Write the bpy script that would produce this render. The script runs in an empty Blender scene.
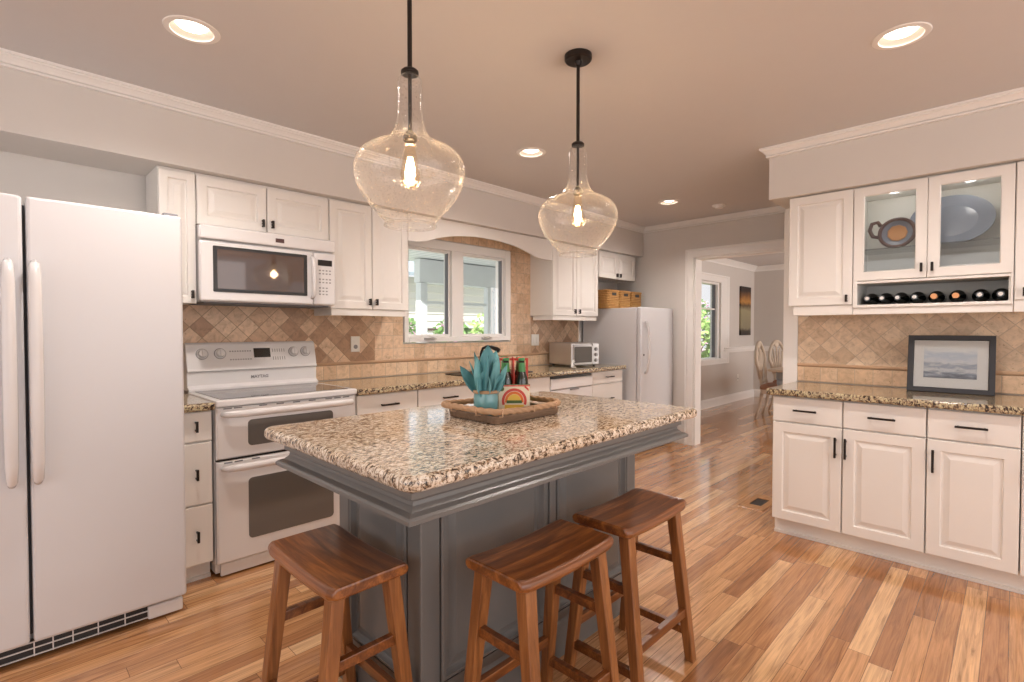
import bpy, bmesh, math, random
from mathutils import Vector, Matrix
C = bpy.context.scene.collection
S = bpy.context.scene
PI = math.pi

# ------------------------------------------------------------------ camera
CAM_F, CAM_A, CAM_P, CAM_H = 513.1, 0.7756, 0.0214, 1.28
cam = bpy.data.objects.new('camera', bpy.data.cameras.new('camera'))
C.objects.link(cam)
cam.location = (0, 0, CAM_H)
cam.rotation_euler = (PI/2 - CAM_P, 0, CAM_A - PI/2)
cam.data.sensor_width = 36
cam.data.lens = 36*CAM_F/1024
cam.data.clip_start = .05
S.camera = cam
# ------------------------------------------------------------------ world, sun, exposure
S.view_settings.view_transform = 'Standard'
S.view_settings.look = 'None'
S.view_settings.gamma = 1
S.view_settings.use_curve_mapping = False
S.view_settings.exposure = -0.14
S.cycles.use_denoising = True
S.cycles.max_bounces = 10
S.cycles.transparent_max_bounces = 16
S.cycles.caustics_reflective = False
S.cycles.caustics_refractive = False
S.cycles.sample_clamp_indirect = 6
W = bpy.data.worlds.new('World'); S.world = W
W.use_nodes = True
bg = W.node_tree.nodes['Background']
bg.inputs[0].default_value = (.97, .97, 1.0, 1)
bg.inputs[1].default_value = 1.15

def light(name, kind, loc, energy, color, parent=None, rot=None, **kw):
    d = bpy.data.lights.new(name, kind); d.energy = energy; d.color = color
    for k, v in kw.items(): setattr(d, k, v)
    o = bpy.data.objects.new(name, d); C.objects.link(o); o.location = loc
    if rot: o.rotation_euler = rot
    if parent: o.parent = parent
    return o

WARM = (1.0, .90, .84)
DOWN_W, BULB_W = 62, 6
light('sun', 'SUN', (-9, -3, 9), 11.0, (1, .96, .90), rot=Vector((.80, .28, -.50)).to_track_quat('-Z', 'Y').to_euler(), angle=.02)
# unseen area light added behind the camera, soft fill through the rear opening
light('rear_fill_light', 'AREA', (-3.06, .9, 1.5), 40, (1, .91, .89), rot=(PI/2, 0, -PI/2), shape='RECTANGLE', size=4.2, size_y=1.9)
light('open_side_fill_light', 'AREA', (1.0, -2.9, 1.4), 48, (1, .91, .89), rot=(PI/2, 0, 0), shape='RECTANGLE', size=4.0, size_y=2.0)  # unseen fill light added across the open side of the kitchen
light('breakfast_room_lamp', 'POINT', (1.55, -2.6, 2.36), 30, WARM, shadow_soft_size=.07)
light('dining_fill_light', 'AREA', (8.2, -2.9, 1.5), 170, (1, .92, .88), rot=(PI/2, 0, 0), shape='RECTANGLE', size=3.2, size_y=1.8)  # fill light added to brighten the dining room from its open side

# ------------------------------------------------------------------ materials
def lin(c):
    return tuple(((v/255)/12.92 if v/255 <= .04045 else ((v/255+.055)/1.055)**2.4) for v in c)

class NT:
    def __init__(s, m):
        m.use_nodes = True; s.t = m.node_tree; s.n = s.t.nodes; s.l = s.t.links
        s.b = s.n['Principled BSDF']; s.out = s.n['Material Output']
    def new(s, t, **kw):
        n = s.n.new(t)
        for k, v in kw.items(): setattr(n, k, v)
        return n
    def link(s, a, b): s.l.new(a, b)
    def math(s, op, a, b=None, c=None):
        n = s.new('ShaderNodeMath', operation=op)
        for i, v in enumerate((a, b, c)):
            if v is None: continue
            if isinstance(v, (int, float)): n.inputs[i].default_value = v
            else: s.link(v, n.inputs[i])
        return n.outputs[0]
    def coords(s):
        tc = s.new('ShaderNodeTexCoord'); sp = s.new('ShaderNodeSeparateXYZ'); s.link(tc.outputs['Object'], sp.inputs[0])
        return tc.outputs['Object'], sp.outputs[0], sp.outputs[1], sp.outputs[2]
    def vec(s, x, y, z=0.0):
        n = s.new('ShaderNodeCombineXYZ')
        for i, v in enumerate((x, y, z)):
            if isinstance(v, (int, float)): n.inputs[i].default_value = v
            else: s.link(v, n.inputs[i])
        return n.outputs[0]
    def mapping(s, v, scale):
        n = s.new('ShaderNodeMapping'); n.inputs['Scale'].default_value = scale; s.link(v, n.inputs[0]); return n.outputs[0]
    def noise(s, v, scale, detail=2, rough=.5, dist=0):
        n = s.new('ShaderNodeTexNoise'); s.link(v, n.inputs['Vector'])
        n.inputs['Scale'].default_value = scale; n.inputs['Detail'].default_value = detail
        n.inputs['Roughness'].default_value = rough; n.inputs['Distortion'].default_value = dist
        return n.outputs[0]
    def white(s, v):
        n = s.new('ShaderNodeTexWhiteNoise', noise_dimensions='3D'); s.link(v, n.inputs['Vector']); return n.outputs['Value']
    def ramp(s, f, stops, interp='LINEAR'):
        n = s.new('ShaderNodeValToRGB'); s.link(f, n.inputs[0]); e = n.color_ramp.elements
        n.color_ramp.interpolation = interp
        while len(e) < len(stops): e.new(.5)
        for i, (p, c) in enumerate(stops):
            e[i].position = p; e[i].color = (*c, 1)
        return n.outputs[0]
    def mix(s, f, a, b, mode='MIX'):
        n = s.new('ShaderNodeMix', data_type='RGBA', blend_type=mode)
        for i, v in ((0, f), (6, a), (7, b)):
            if isinstance(v, (int, float)): n.inputs[i].default_value = v
            elif isinstance(v, tuple): n.inputs[i].default_value = (*v, 1)
            else: s.link(v, n.inputs[i])
        return n.outputs[2]
    def bump(s, h, strength, dist=.01):
        n = s.new('ShaderNodeBump'); n.inputs['Strength'].default_value = strength; n.inputs['Distance'].default_value = dist
        s.link(h, n.inputs['Height']); s.link(n.outputs[0], s.b.inputs['Normal'])

def plain(name, col, rough=.5, metal=0, spec=.5, bump=None, var=0.0, coat=0, emis=None, estr=0):
    m = bpy.data.materials.new(name); t = NT(m)
    t.b.inputs['Roughness'].default_value = rough; t.b.inputs['Metallic'].default_value = metal
    t.b.inputs['Specular IOR Level'].default_value = spec; t.b.inputs['Coat Weight'].default_value = coat
    o, x, y, z = t.coords()
    n = t.noise(o, 9, 3)
    a = tuple(min(1, v*(1+var)) for v in col); b = tuple(v*(1-var) for v in col)
    t.link(t.mix(n, b, a), t.b.inputs['Base Color'])
    if bump: t.bump(t.noise(o, bump[0], 3), bump[1], .002)
    if emis:
        t.b.inputs['Emission Color'].default_value = (*emis, 1); t.b.inputs['Emission Strength'].default_value = estr
    return m

def wood(name, cols, axis=0, scale=1.0, rough=.3, coat=.2):
    m = bpy.data.materials.new(name); t = NT(m)
    o, x, y, z = t.coords()
    sc = [26*scale]*3; sc[axis] = 2.0*scale
    g = t.noise(t.mapping(o, tuple(sc)), 1.0, 5, .6, 1.2)
    sc2 = [160*scale]*3; sc2[axis] = 5*scale
    g2 = t.noise(t.mapping(o, tuple(sc2)), 1.0, 3)
    f = t.math('ADD', t.math('MULTIPLY', g, .75), t.math('MULTIPLY', g2, .25))
    t.link(t.ramp(f, [(.3, cols[0]), (.5, cols[1]), (.68, cols[2])]), t.b.inputs['Base Color'])
    t.b.inputs['Roughness'].default_value = rough; t.b.inputs['Coat Weight'].default_value = coat
    t.b.inputs['Coat Roughness'].default_value = .15
    return m

def floor_mat():
    m = bpy.data.materials.new('oak_strip_floor'); t = NT(m)
    o, x, y, z = t.coords()
    WD, L = .077, 1.0
    yy = t.math('DIVIDE', y, WD); row = t.math('FLOOR', yy); fy = t.math('FRACT', yy)
    off = t.white(t.vec(row, 3.7, 1.3))
    xx = t.math('ADD', t.math('DIVIDE', x, L), t.math('MULTIPLY', off, 7.0)); col = t.math('FLOOR', xx); fx = t.math('FRACT', xx)
    idv = t.white(t.vec(row, col, 5.1))
    base = t.ramp(idv, [(0, (.36, .155, .058)), (.16, (.48, .228, .094)), (.5, (.58, .30, .130)), (.82, (.67, .37, .172)), (1, (.78, .50, .265))])
    gv = t.vec(t.math('ADD', t.math('MULTIPLY', x, 2.2), t.math('MULTIPLY', idv, 40)), t.math('MULTIPLY', y, 38), t.math('MULTIPLY', idv, 9))
    g = t.noise(gv, 1.0, 6, .62, 1.6)
    gcol = t.ramp(g, [(.26, (.42, .34, .28)), (.42, (.80, .76, .72)), (.60, (1.10, 1.08, 1.06))])
    g2 = t.noise(t.vec(t.math('MULTIPLY', x, 5), t.math('MULTIPLY', y, 230), idv), 1.0, 2)
    gc2 = t.ramp(g2, [(.3, (.84, .82, .8)), (.6, (1.04, 1.04, 1.04))])
    c = t.mix(1.0, t.mix(1.0, base, gcol, 'MULTIPLY'), gc2, 'MULTIPLY')
    ey = t.math('MULTIPLY', t.math('MINIMUM', fy, t.math('SUBTRACT', 1, fy)), WD)
    ex = t.math('MULTIPLY', t.math('MINIMUM', fx, t.math('SUBTRACT', 1, fx)), L)
    e = t.math('MINIMUM', ey, ex)
    gap = t.math('LESS_THAN', e, .0011)
    c = t.mix(t.math('MULTIPLY', gap, .75), c, (.06, .025, .01))
    t.link(c, t.b.inputs['Base Color'])
    t.b.inputs['Roughness'].default_value = .24
    t.b.inputs['Coat Weight'].default_value = .7; t.b.inputs['Coat Roughness'].default_value = .06
    t.bump(t.math('ADD', t.math('MULTIPLY', t.math('MINIMUM', e, .003), 120), t.math('MULTIPLY', g, .12)), .25, .002)
    return m

def granite_mat(name='speckled_granite', dark=0.0, mul=1.0):
    m = bpy.data.materials.new(name); t = NT(m)
    o, x, y, z = t.coords()
    w = t.noise(o, 5, 2)
    a = t.noise(t.mapping(o, (1, 1.8, 1.2)), 54, 5, .72, .8)
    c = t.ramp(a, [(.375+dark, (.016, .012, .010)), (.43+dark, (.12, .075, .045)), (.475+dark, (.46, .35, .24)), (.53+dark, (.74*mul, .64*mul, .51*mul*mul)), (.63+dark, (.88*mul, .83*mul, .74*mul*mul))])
    b = t.noise(t.mapping(o, (1, 1.6, 1)), 120, 3, .6)
    spk = t.ramp(b, [(.34, (1, 1, 1)), (.40, (0, 0, 0))])
    c = t.mix(spk, c, (.035, .026, .020))
    rust = t.ramp(w, [(.46, (0, 0, 0)), (.68, (1, 1, 1))])
    c = t.mix(t.math('MULTIPLY', rust, .40), c, t.mix(1.0, c, (.82, .64, .44), 'MULTIPLY'))
    t.link(c, t.b.inputs['Base Color'])
    t.b.inputs['Roughness'].default_value = .10
    t.b.inputs['Specular IOR Level'].default_value = .6
    t.b.inputs['Coat Weight'].default_value = .35; t.b.inputs['Coat Roughness'].default_value = .02
    return m

def tile_mat(name, size, diag, tones, grout=(.50, .39, .29), origin=(0, 0)):
    m = bpy.data.materials.new(name); t = NT(m)
    o, x, y, z = t.coords()
    u = t.math('SUBTRACT', x, origin[0]); v = t.math('SUBTRACT', z, origin[1])
    if diag:
        r = .70710678/size
        p = t.math('MULTIPLY', t.math('ADD', u, v), r); q = t.math('MULTIPLY', t.math('SUBTRACT', u, v), r)
    else:
        p = t.math('DIVIDE', u, size); q = t.math('DIVIDE', v, size)
    ip, iq = t.math('FLOOR', p), t.math('FLOOR', q); fp, fq = t.math('FRACT', p), t.math('FRACT', q)
    idv = t.white(t.vec(ip, iq, 2.2))
    base = t.ramp(idv, [(0, tones[0]), (.5, tones[1]), (1, tones[2])])
    n = t.noise(o, 22, 6, .65, .8)
    mot = t.ramp(n, [(.3, (.72, .68, .64)), (.5, (.96, .95, .94)), (.7, (1.12, 1.1, 1.07))])
    c = t.mix(1.0, base, mot, 'MULTIPLY')
    pit = t.ramp(t.noise(o, 75, 3), [(.28, (.62, .55, .48)), (.36, (1, 1, 1))])
    c = t.mix(1.0, c, pit, 'MULTIPLY')
    e = t.math('MULTIPLY', t.math('MINIMUM', t.math('MINIMUM', fp, t.math('SUBTRACT', 1, fp)), t.math('MINIMUM', fq, t.math('SUBTRACT', 1, fq))), size)
    g = t.math('LESS_THAN', e, .0016)
    c = t.mix(g, c, grout)
    t.link(c, t.b.inputs['Base Color'])
    t.b.inputs['Roughness'].default_value = .42
    t.bump(t.math('MULTIPLY', t.math('MINIMUM', e, .004), 200), .5, .003)
    return m

def glass_mat(name, tint=(1, 1, 1), seeds=False, refl=1.0):
    """clear architectural glass: fresnel reflection over see-through"""
    m = bpy.data.materials.new(name); t = NT(m)
    t.n.remove(t.b)
    tr = t.new('ShaderNodeBsdfTransparent'); tr.inputs[0].default_value = (*tint, 1)
    gl = t.new('ShaderNodeBsdfGlossy'); gl.inputs['Roughness'].default_value = .02
    lw = t.new('ShaderNodeLayerWeight'); lw.inputs[0].default_value = .5
    mx = t.new('ShaderNodeMixShader')
    f = t.math('MULTIPLY', t.math('ADD', .04, t.math('MULTIPLY', .90, t.math('POWER', lw.outputs['Facing'], 4.5))), refl)
    if seeds:
        o, x, y, z = t.coords()
        n = t.noise(o, 55, 2)
        bp = t.new('ShaderNodeBump'); bp.inputs['Strength'].default_value = .55; bp.inputs['Distance'].default_value = .004
        vo = t.new('ShaderNodeTexVoronoi'); vo.inputs['Scale'].default_value = 95; t.link(o, vo.inputs['Vector'])
        h = n
        t.link(h, bp.inputs['Height']); t.link(bp.outputs[0], gl.inputs['Normal']); t.link(bp.outputs[0], lw.inputs['Normal'])
        f = t.math('MINIMUM', t.math('ADD', f, .02), 1.0)
        sd = t.math('LESS_THAN', vo.outputs['Distance'], .25)
        wh = t.new('ShaderNodeBsdfTranslucent'); wh.inputs[0].default_value = (.95, .93, .90, 1)
        df = t.new('ShaderNodeBsdfDiffuse'); df.inputs[0].default_value = (.95, .93, .90, 1)
        ad = t.new('ShaderNodeMixShader'); ad.inputs[0].default_value = .5; t.link(wh.outputs[0], ad.inputs[1]); t.link(df.outputs[0], ad.inputs[2])
        m2 = t.new('ShaderNodeMixShader'); t.link(t.math('ADD', t.math('ADD', .02, t.math('MULTIPLY', t.math('POWER', lw.outputs['Facing'], 4.0), .45)), t.math('MULTIPLY', sd, .22)), m2.inputs[0])
        t.link(tr.outputs[0], m2.inputs[1]); t.link(ad.outputs[0], m2.inputs[2])
        tr = m2
    t.link(f, mx.inputs[0]); t.link(tr.outputs[0], mx.inputs[1]); t.link(gl.outputs[0], mx.inputs[2])
    t.link(mx.outputs[0], t.out.inputs[0])
    return m

M = {}
M['wall'] = plain('wall_paint', (.68, .645, .605), .75, var=.015, bump=(160, .05))
M['dining_wall'] = plain('dining_wall_paint', (.64, .60, .56), .75, var=.015)
M['ceiling'] = plain('ceiling_paint', (.66, .645, .64), .85, var=.015)
M['trim'] = plain('trim_paint', (.86, .84, .81), .4, var=.01)
M['cab'] = plain('cabinet_paint', (.81, .78, .735), .36, var=.012)
M['cab_in'] = plain('cabinet_interior', (.70, .70, .66), .5, var=.02)
M['appl'] = plain('appliance_enamel', (.68, .68, .695), .30, var=.01, bump=(420, .05))
M['appl_s'] = plain('smooth_appliance_enamel', (.76, .745, .74), .2, var=.01)
M['gasket'] = plain('grey_gasket', (.16, .16, .17), .6)
M['black'] = plain('black_plastic', (.012, .012, .013), .35)
M['bronze'] = plain('dark_bronze', (.022, .016, .013), .38, metal=.5)
M['ovenglass'] = plain('smoked_oven_glass', (.15, .14, .13), .06, spec=.8)
M['mwglass'] = plain('microwave_window_glass', (.085, .05, .035), .04, spec=.9)
M['cooktop'] = plain('ceramic_cooktop', (.035, .03, .03), .05, spec=.8)
M['print'] = plain('grey_print', (.28, .27, .27), .5)
M['badge'] = plain('dark_badge', (.07, .03, .03), .35)
M['steel'] = plain('brushed_steel', (.62, .61, .60), .38, metal=1, var=.05)
M['chrome'] = plain('satin_chrome', (.7, .69, .67), .18, metal=1)
M['island'] = plain('slate_grey_paint', (.150, .147, .141), .30, var=.04)
M['floor'] = floor_mat()
M['granite'] = granite_mat()
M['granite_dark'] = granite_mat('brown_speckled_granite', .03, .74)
T_L = ((.40, .24, .145), (.63, .42, .27), (.80, .60, .42))
T_S = ((.68, .475, .31), (.76, .55, .375), (.81, .61, .435))
T_R = ((.58, .42, .285), (.71, .535, .375), (.80, .635, .465))
M['tile_diag'] = tile_mat('diamond_travertine', .093, True, T_L, (.34, .235, .155), origin=(.05, 1.035))
M['tile_sq'] = tile_mat('square_travertine', .101, False, T_S, origin=(.02, 1.035))
M['tile_base'] = tile_mat('base_row_travertine', .101, False, ((.66, .46, .29), (.75, .545, .365), (.82, .63, .44)), origin=(.05, .921))
M['tile_diag_r'] = tile_mat('pale_diamond_travertine', .097, True, T_R, origin=(0, 1.035))
M['liner'] = plain('travertine_pencil_liner', (.52, .335, .205), .45, var=.12)
M['stool'] = wood('walnut_stool_wood', ((.06, .017, .005), (.185, .058, .013), (.37, .135, .034)), 0, 1, .28, .35)
M['stool_leg'] = wood('walnut_leg_wood', ((.13, .044, .012), (.26, .098, .028), (.40, .165, .052)), 2, 1, .32, .25)
M['rope'] = plain('natural_rope', (.40, .25, .145), .85, var=.25)
M['traywood'] = wood('grey_tray_wood', ((.12, .075, .045), (.19, .12, .075), (.27, .18, .12)), 0, 1, .6, 0)
M['teal'] = plain('teal_glaze', (.14, .33, .35), .15, var=.2, coat=.4)
M['tealleaf'] = plain('teal_leaf', (.14, .37, .40), .5, var=.45)
M['tealdark'] = plain('deep_teal_leaf', (.07, .23, .26), .45, var=.4)
M['beerglass'] = plain('dark_bottle_glass', (.012, .02, .012), .08, spec=.8)
M['beerneck'] = plain('green_neck_label', (.06, .25, .08), .4)
M['wineglass'] = plain('wine_bottle_glass', (.008, .010, .009), .08, spec=.8)
M['red'] = plain('red_carton', (.62, .07, .05), .5)
M['green'] = plain('dark_green_carton', (.07, .13, .03), .5)
M['cream'] = plain('cream_print', (.80, .70, .52), .5)
M['orange'] = plain('orange_print', (.75, .18, .03), .5)
M['yellow'] = plain('yellow_print', (.80, .50, .07), .5)
M['white'] = plain('white_ceramic', (.82, .80, .77), .25)
M['blueplate'] = plain('blue_grey_ceramic', (.24, .28, .35), .2, var=.25)
M['brownrim'] = plain('brown_glaze', (.13, .08, .075), .25, var=.4)
M['orangeglaze'] = plain('orange_glaze', (.66, .34, .14), .3, var=.35)
M['foilw'] = plain('pale_foil', (.72, .70, .66), .35)
M['foilc'] = plain('copper_foil', (.60, .28, .12), .3, metal=.6)
M['wicker'] = wood('honey_wicker', ((.22, .10, .025), (.42, .22, .065), (.58, .34, .12)), 0, 3, .6, 0)
M['glass'] = glass_mat('window_glass', (.99, 1, 1), refl=.8)
M['cabglass'] = glass_mat('cabinet_glass', (.93, .94, .94), refl=1.3)
M['pendglass'] = glass_mat('seeded_pendant_glass', (.985, .98, .97), True)
M['bulbglass'] = glass_mat('amber_bulb_glass', (1, .93, .82), refl=.8)
M['filament'] = plain('glowing_filament', (1, .7, .4), .5, emis=(1, .72, .40), estr=60)
M['lens'] = plain('downlight_lens', (1, .9, .8), .5, emis=(1, .88, .74), estr=8)
M['baffle'] = plain('downlight_baffle', (.34, .29, .25), .5)
M['led'] = plain('dark_display', (.012, .010, .009), .15)
M['frameblack'] = plain('black_frame_wood', (.022, .022, .026), .35)
M['mat'] = plain('picture_mat', (.74, .72, .70), .7)
M['plate'] = plain('outlet_plate', (.83, .80, .74), .35)
M['oakvent'] = wood('oak_register_wood', ((.42, .19, .07), (.52, .26, .10), (.62, .34, .15)), 0, 2, .35, .2)
M['carved'] = plain('washed_carved_wood', (.56, .46, .36), .5, var=.3)
M['tabletop'] = plain('table_top_wood', (.50, .40, .30), .35, var=.1)
M['tableblue'] = plain('grey_blue_table_paint', (.30, .32, .33), .5, var=.1)
M['seatfab'] = plain('chair_seat_fabric', (.30, .15, .09), .8, var=.3)
M['porch'] = plain('porch_white_paint', (.78, .82, .86), .6, var=.03)
M['porchshade'] = plain('porch_shade_blue_grey', (.38, .45, .51), .7, var=.05)  # darker porch tone with shade put into the colour; also on the roof
M['leaf'] = plain('shrub_leaf', (.32, .48, .16), .6, var=.5)
M['leafdark'] = plain('dark_shrub_leaf', (.14, .26, .08), .6, var=.5)
M['pink'] = plain('pink_blossom', (.80, .42, .62), .6, var=.3)
M['siding'] = plain('pale_siding', (.80, .78, .74), .7)
M['lawn'] = plain('lawn', (.46, .48, .38), .9, var=.3)
M['soil'] = plain('brown_soil', (.10, .06, .035), .9)

def porch_ceiling_mat():
    m = bpy.data.materials.new('porch_boards'); t = NT(m)
    o, x, y, z = t.coords()
    f = t.math('FRACT', t.math('DIVIDE', x, .14))
    t.link(t.mix(t.math('LESS_THAN', f, .12), (.76, .80, .82), (.34, .40, .44)), t.b.inputs['Base Color'])
    return m
M['porchceil'] = porch_ceiling_mat()

def seascape_mat():
    m = bpy.data.materials.new('grey_harbour_print'); t = NT(m)
    o, x, y, z = t.coords()
    n = t.noise(t.mapping(o, (14, 14, 46)), 1, 5, .6, .5)
    band = t.math('ADD', t.math('SUBTRACT', t.math('MULTIPLY', z, 4.6), .42), t.math('MULTIPLY', n, .55))
    c = t.ramp(band, [(.22, (.10, .11, .14)), (.34, (.22, .25, .31)), (.44, (.62, .63, .66)), (.55, (.30, .34, .42)), (.66, (.66, .67, .70)), (.82, (.50, .56, .66)), (1, (.74, .74, .74))])
    t.link(c, t.b.inputs['Base Color']); t.b.inputs['Roughness'].default_value = .25
    return m
M['seascape'] = seascape_mat()

def abstract_mat():
    m = bpy.data.materials.new('dark_abstract_canvas'); t = NT(m)
    o, x, y, z = t.coords()
    n = t.noise(o, 6, 4, .6)
    b = t.math('ADD', t.math('MULTIPLY', z, 1.1), t.math('MULTIPLY', n, .16))
    c = t.ramp(b, [(.06, (.02, .018, .015)), (.16, (.05, .04, .03)), (.22, (.26, .23, .15)), (.58, (.34, .30, .18)), (.68, (.10, .06, .03)), (.76, (.50, .24, .06)), (.88, (.20, .09, .03)), (.98, (.03, .02, .018))])
    t.link(c, t.b.inputs['Base Color']); t.b.inputs['Roughness'].default_value = .6
    return m
M['abstract'] = abstract_mat()

# ------------------------------------------------------------------ mesh builder
class MB:
    def __init__(s): s.v = []; s.f = []
    def add(s, vs, fs):
        k = len(s.v); s.v += [tuple(p) for p in vs]; s.f += [tuple(i+k for i in f) for f in fs]; return s
    def box(s, x0, x1, y0, y1, z0, z1):
        return s.add([(x0,y0,z0),(x1,y0,z0),(x1,y1,z0),(x0,y1,z0),(x0,y0,z1),(x1,y0,z1),(x1,y1,z1),(x0,y1,z1)],
                     [(0,3,2,1),(4,5,6,7),(0,1,5,4),(1,2,6,5),(2,3,7,6),(3,0,4,7)])
    def loops(s, ls, cap0=True, cap1=True, ring=False):
        n = len(ls[0]); vs = [p for l in ls for p in l]; fs = []
        m = len(ls)
        for i in range(m if ring else m-1):
            a, b = i*n, ((i+1) % m)*n
            for j in range(n):
                k = (j+1) % n; fs.append((a+j, a+k, b+k, b+j))
        if not ring:
            if cap0: fs.append(tuple(reversed(range(n))))
            if cap1: fs.append(tuple(range((m-1)*n, m*n)))
        return s.add(vs, fs)
    def prism(s, pts, axis, a, b):
        def P(p, t):
            if axis == 'x': return (t, p[0], p[1])
            if axis == 'y': return (p[0], t, p[1])
            return (p[0], p[1], t)
        return s.loops([[P(p, a) for p in pts], [P(p, b) for p in pts]])
    def lathe(s, prof, n=32, c=(0, 0, 0), axis='z', cap0=True, cap1=True):
        ls = []
        for r, h in prof:
            l = []
            for i in range(n):
                a = 2*PI*i/n; q = (r*math.cos(a), r*math.sin(a))
                if axis == 'z': l.append((c[0]+q[0], c[1]+q[1], c[2]+h))
                elif axis == 'y': l.append((c[0]+q[0], c[1]+h, c[2]+q[1]))
                else: l.append((c[0]+h, c[1]+q[0], c[2]+q[1]))
            ls.append(l)
        return s.loops(ls, cap0, cap1)
    def tube(s, path, r, n=10, closed=False, twist=None):
        path = [Vector(p) for p in path]; m = len(path); ls = []
        a = None
        for i, p in enumerate(path):
            if closed: d = path[(i+1) % m]-path[i-1]
            else: d = path[min(i+1, m-1)]-path[max(i-1, 0)]
            d.normalize()
            if a is None:
                a = d.cross(Vector((0, 0, 1)))
                if a.length < .05: a = d.cross(Vector((1, 0, 0)))
            a = a-d*a.dot(d); a.normalize(); b = a.cross(d).normalized()
            rr = r[i] if isinstance(r, (list, tuple)) else r
            l = []
            for k in range(n):
                t = 2*PI*k/n; q = rr
                if twist: q = rr*(1+.17*math.cos(3*t+i*twist))
                l.append(p+a*math.cos(t)*q+b*math.sin(t)*q)
            ls.append(l)
        return s.loops(ls, ring=closed)
    def beam(s, p0, p1, w0, d0, w1=None, d1=None, side=(1, 0, 0)):
        """square bar from p0 to p1, cut level when it stands up"""
        w1 = w1 or w0; d1 = d1 or d0
        p0, p1 = Vector(p0), Vector(p1); d = (p1-p0).normalized()
        if abs(d.z) > .7: a, b = Vector((1, 0, 0)), Vector((0, 1, 0))
        else:
            b = Vector((0, 0, 1)); a = d.cross(b).normalized()
        def L(p, w, e): return [p-a*w/2-b*e/2, p+a*w/2-b*e/2, p+a*w/2+b*e/2, p-a*w/2+b*e/2]
        return s.loops([L(p0, w0, d0), L(p1, w1, d1)])
    def rings(s, x0, x1, z0, z1, y, rs):
        """concentric rectangles in a front plane y: (inset, depth)"""
        ls = []
        for i, d in rs:
            ls.append([(x0+i, y+d, z0+i), (x1-i, y+d, z0+i), (x1-i, y+d, z1-i), (x0+i, y+d, z1-i)])
        return s.loops(ls)
    def panel_door(s, x0, x1, z0, z1, y, t=.02, fr=.055):
        k = min(1.0, (min(x1-x0, z1-z0)-.02)/2/(fr+.045)); fr *= k
        return s.rings(x0, x1, z0, z1, y, [(0, t), (0, .003), (.003, 0), (fr, 0), (fr+.005*k, .009), (fr+.014*k, .009), (fr+.038*k, .001)])
    def slab(s, x0, x1, z0, z1, y, t=.02, e=.004):
        return s.rings(x0, x1, z0, z1, y, [(0, t), (0, e), (e, 0)])
    def frame(s, x0, x1, z0, z1, y, w, t=.02, wb=None):
        def R(i, d): return [(x0+i, y+d, z0+i), (x1-i, y+d, z0+i), (x1-i, y+d, z1-i), (x0+i, y+d, z1-i)]
        return s.loops([R(0, t), R(0, .002), R(.002, 0), R(w-.004, 0), R(w, .006), R(w, t)], ring=True)
    def pull(s, x, z, L, y, vert=False, r=.0055, out=.028):
        """bar pull: bar and two posts, bar centre at (x, y-out, z)"""
        h = L/2
        if vert:
            s.box(x-r, x+r, y-out-r, y-out+r, z-h, z+h)
            for q in (z-h*.72, z+h*.72): s.box(x-r*.8, x+r*.8, y-out, y+.0, q-r*.8, q+r*.8)
        else:
            s.box(x-h, x+h, y-out-r, y-out+r, z-r, z+r)
            for q in (x-h*.8, x+h*.8): s.box(q-r*.8, q+r*.8, y-out, y+.0, z-r*.8, z+r*.8)
        return s
    def build(s, name, mat, parent=None, off=(0, 0, 0), bevel=0, smooth=False, seg=2, solid=0):
        me = bpy.data.meshes.new(name)
        me.from_pydata([(p[0]-off[0], p[1]-off[1], p[2]-off[2]) for p in s.v], [], s.f)
        bm = bmesh.new(); bm.from_mesh(me); bmesh.ops.recalc_face_normals(bm, faces=bm.faces); bm.to_mesh(me); bm.free()
        me.materials.append(mat)
        if smooth:
            for p in me.polygons: p.use_smooth = True
        o = bpy.data.objects.new(name, me); C.objects.link(o)
        if parent is not None: o.parent = parent
        if bevel:
            b = o.modifiers.new('bevel', 'BEVEL'); b.width = bevel; b.segments = seg; b.limit_method = 'ANGLE'; b.angle_limit = math.radians(35)
        if smooth and not bevel:
            pass
        return o

def tag(o, label=None, cat=None, group=None, kind=None):
    if label: o['label'] = label
    if cat: o['category'] = cat
    if group: o['group'] = group
    if kind: o['kind'] = kind
    return o

class Thing:
    """Empty at the thing's base. side 'L': frame = world axes. side 'R': frame x runs along -Y, frame y along +X."""
    def __init__(s, name, label, cat, loc, side='L', group=None, rotz=None):
        o = bpy.data.objects.new(name, None); C.objects.link(o); o.empty_display_size = .1
        o.location = loc; s.o = o
        tag(o, label, cat, group)
        if side == 'R': o.rotation_euler = (0, 0, -PI/2); s.off = (-loc[1], loc[0], loc[2])
        elif side == 'O': s.off = (0, 0, 0); o.rotation_euler = (0, 0, rotz or 0)
        else: s.off = loc
    def part(s, name, mb, mat, parent=None, **kw):
        return mb.build(name, M[mat] if isinstance(mat, str) else mat, parent or s.o, off=s.off, **kw)

def struct(name, mb, mat, **kw):
    o = mb.build(name, M[mat], **kw); o['kind'] = 'structure'; return o

def copy_tree(o, parent=None):
    c = o.copy(); C.objects.link(c)
    if parent: c.parent = parent
    for ch in list(o.children): copy_tree(ch, c)
    return c

def rrect(x0, x1, y0, y1, r, n=6):
    pts = []
    for cx, cy, a0 in ((x1-r, y0+r, -PI/2), (x1-r, y1-r, 0), (x0+r, y1-r, PI/2), (x0+r, y0+r, PI)):
        for i in range(n+1):
            a = a0+PI/2*i/n; pts.append((cx+r*math.cos(a), cy+r*math.sin(a)))
    return pts

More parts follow.
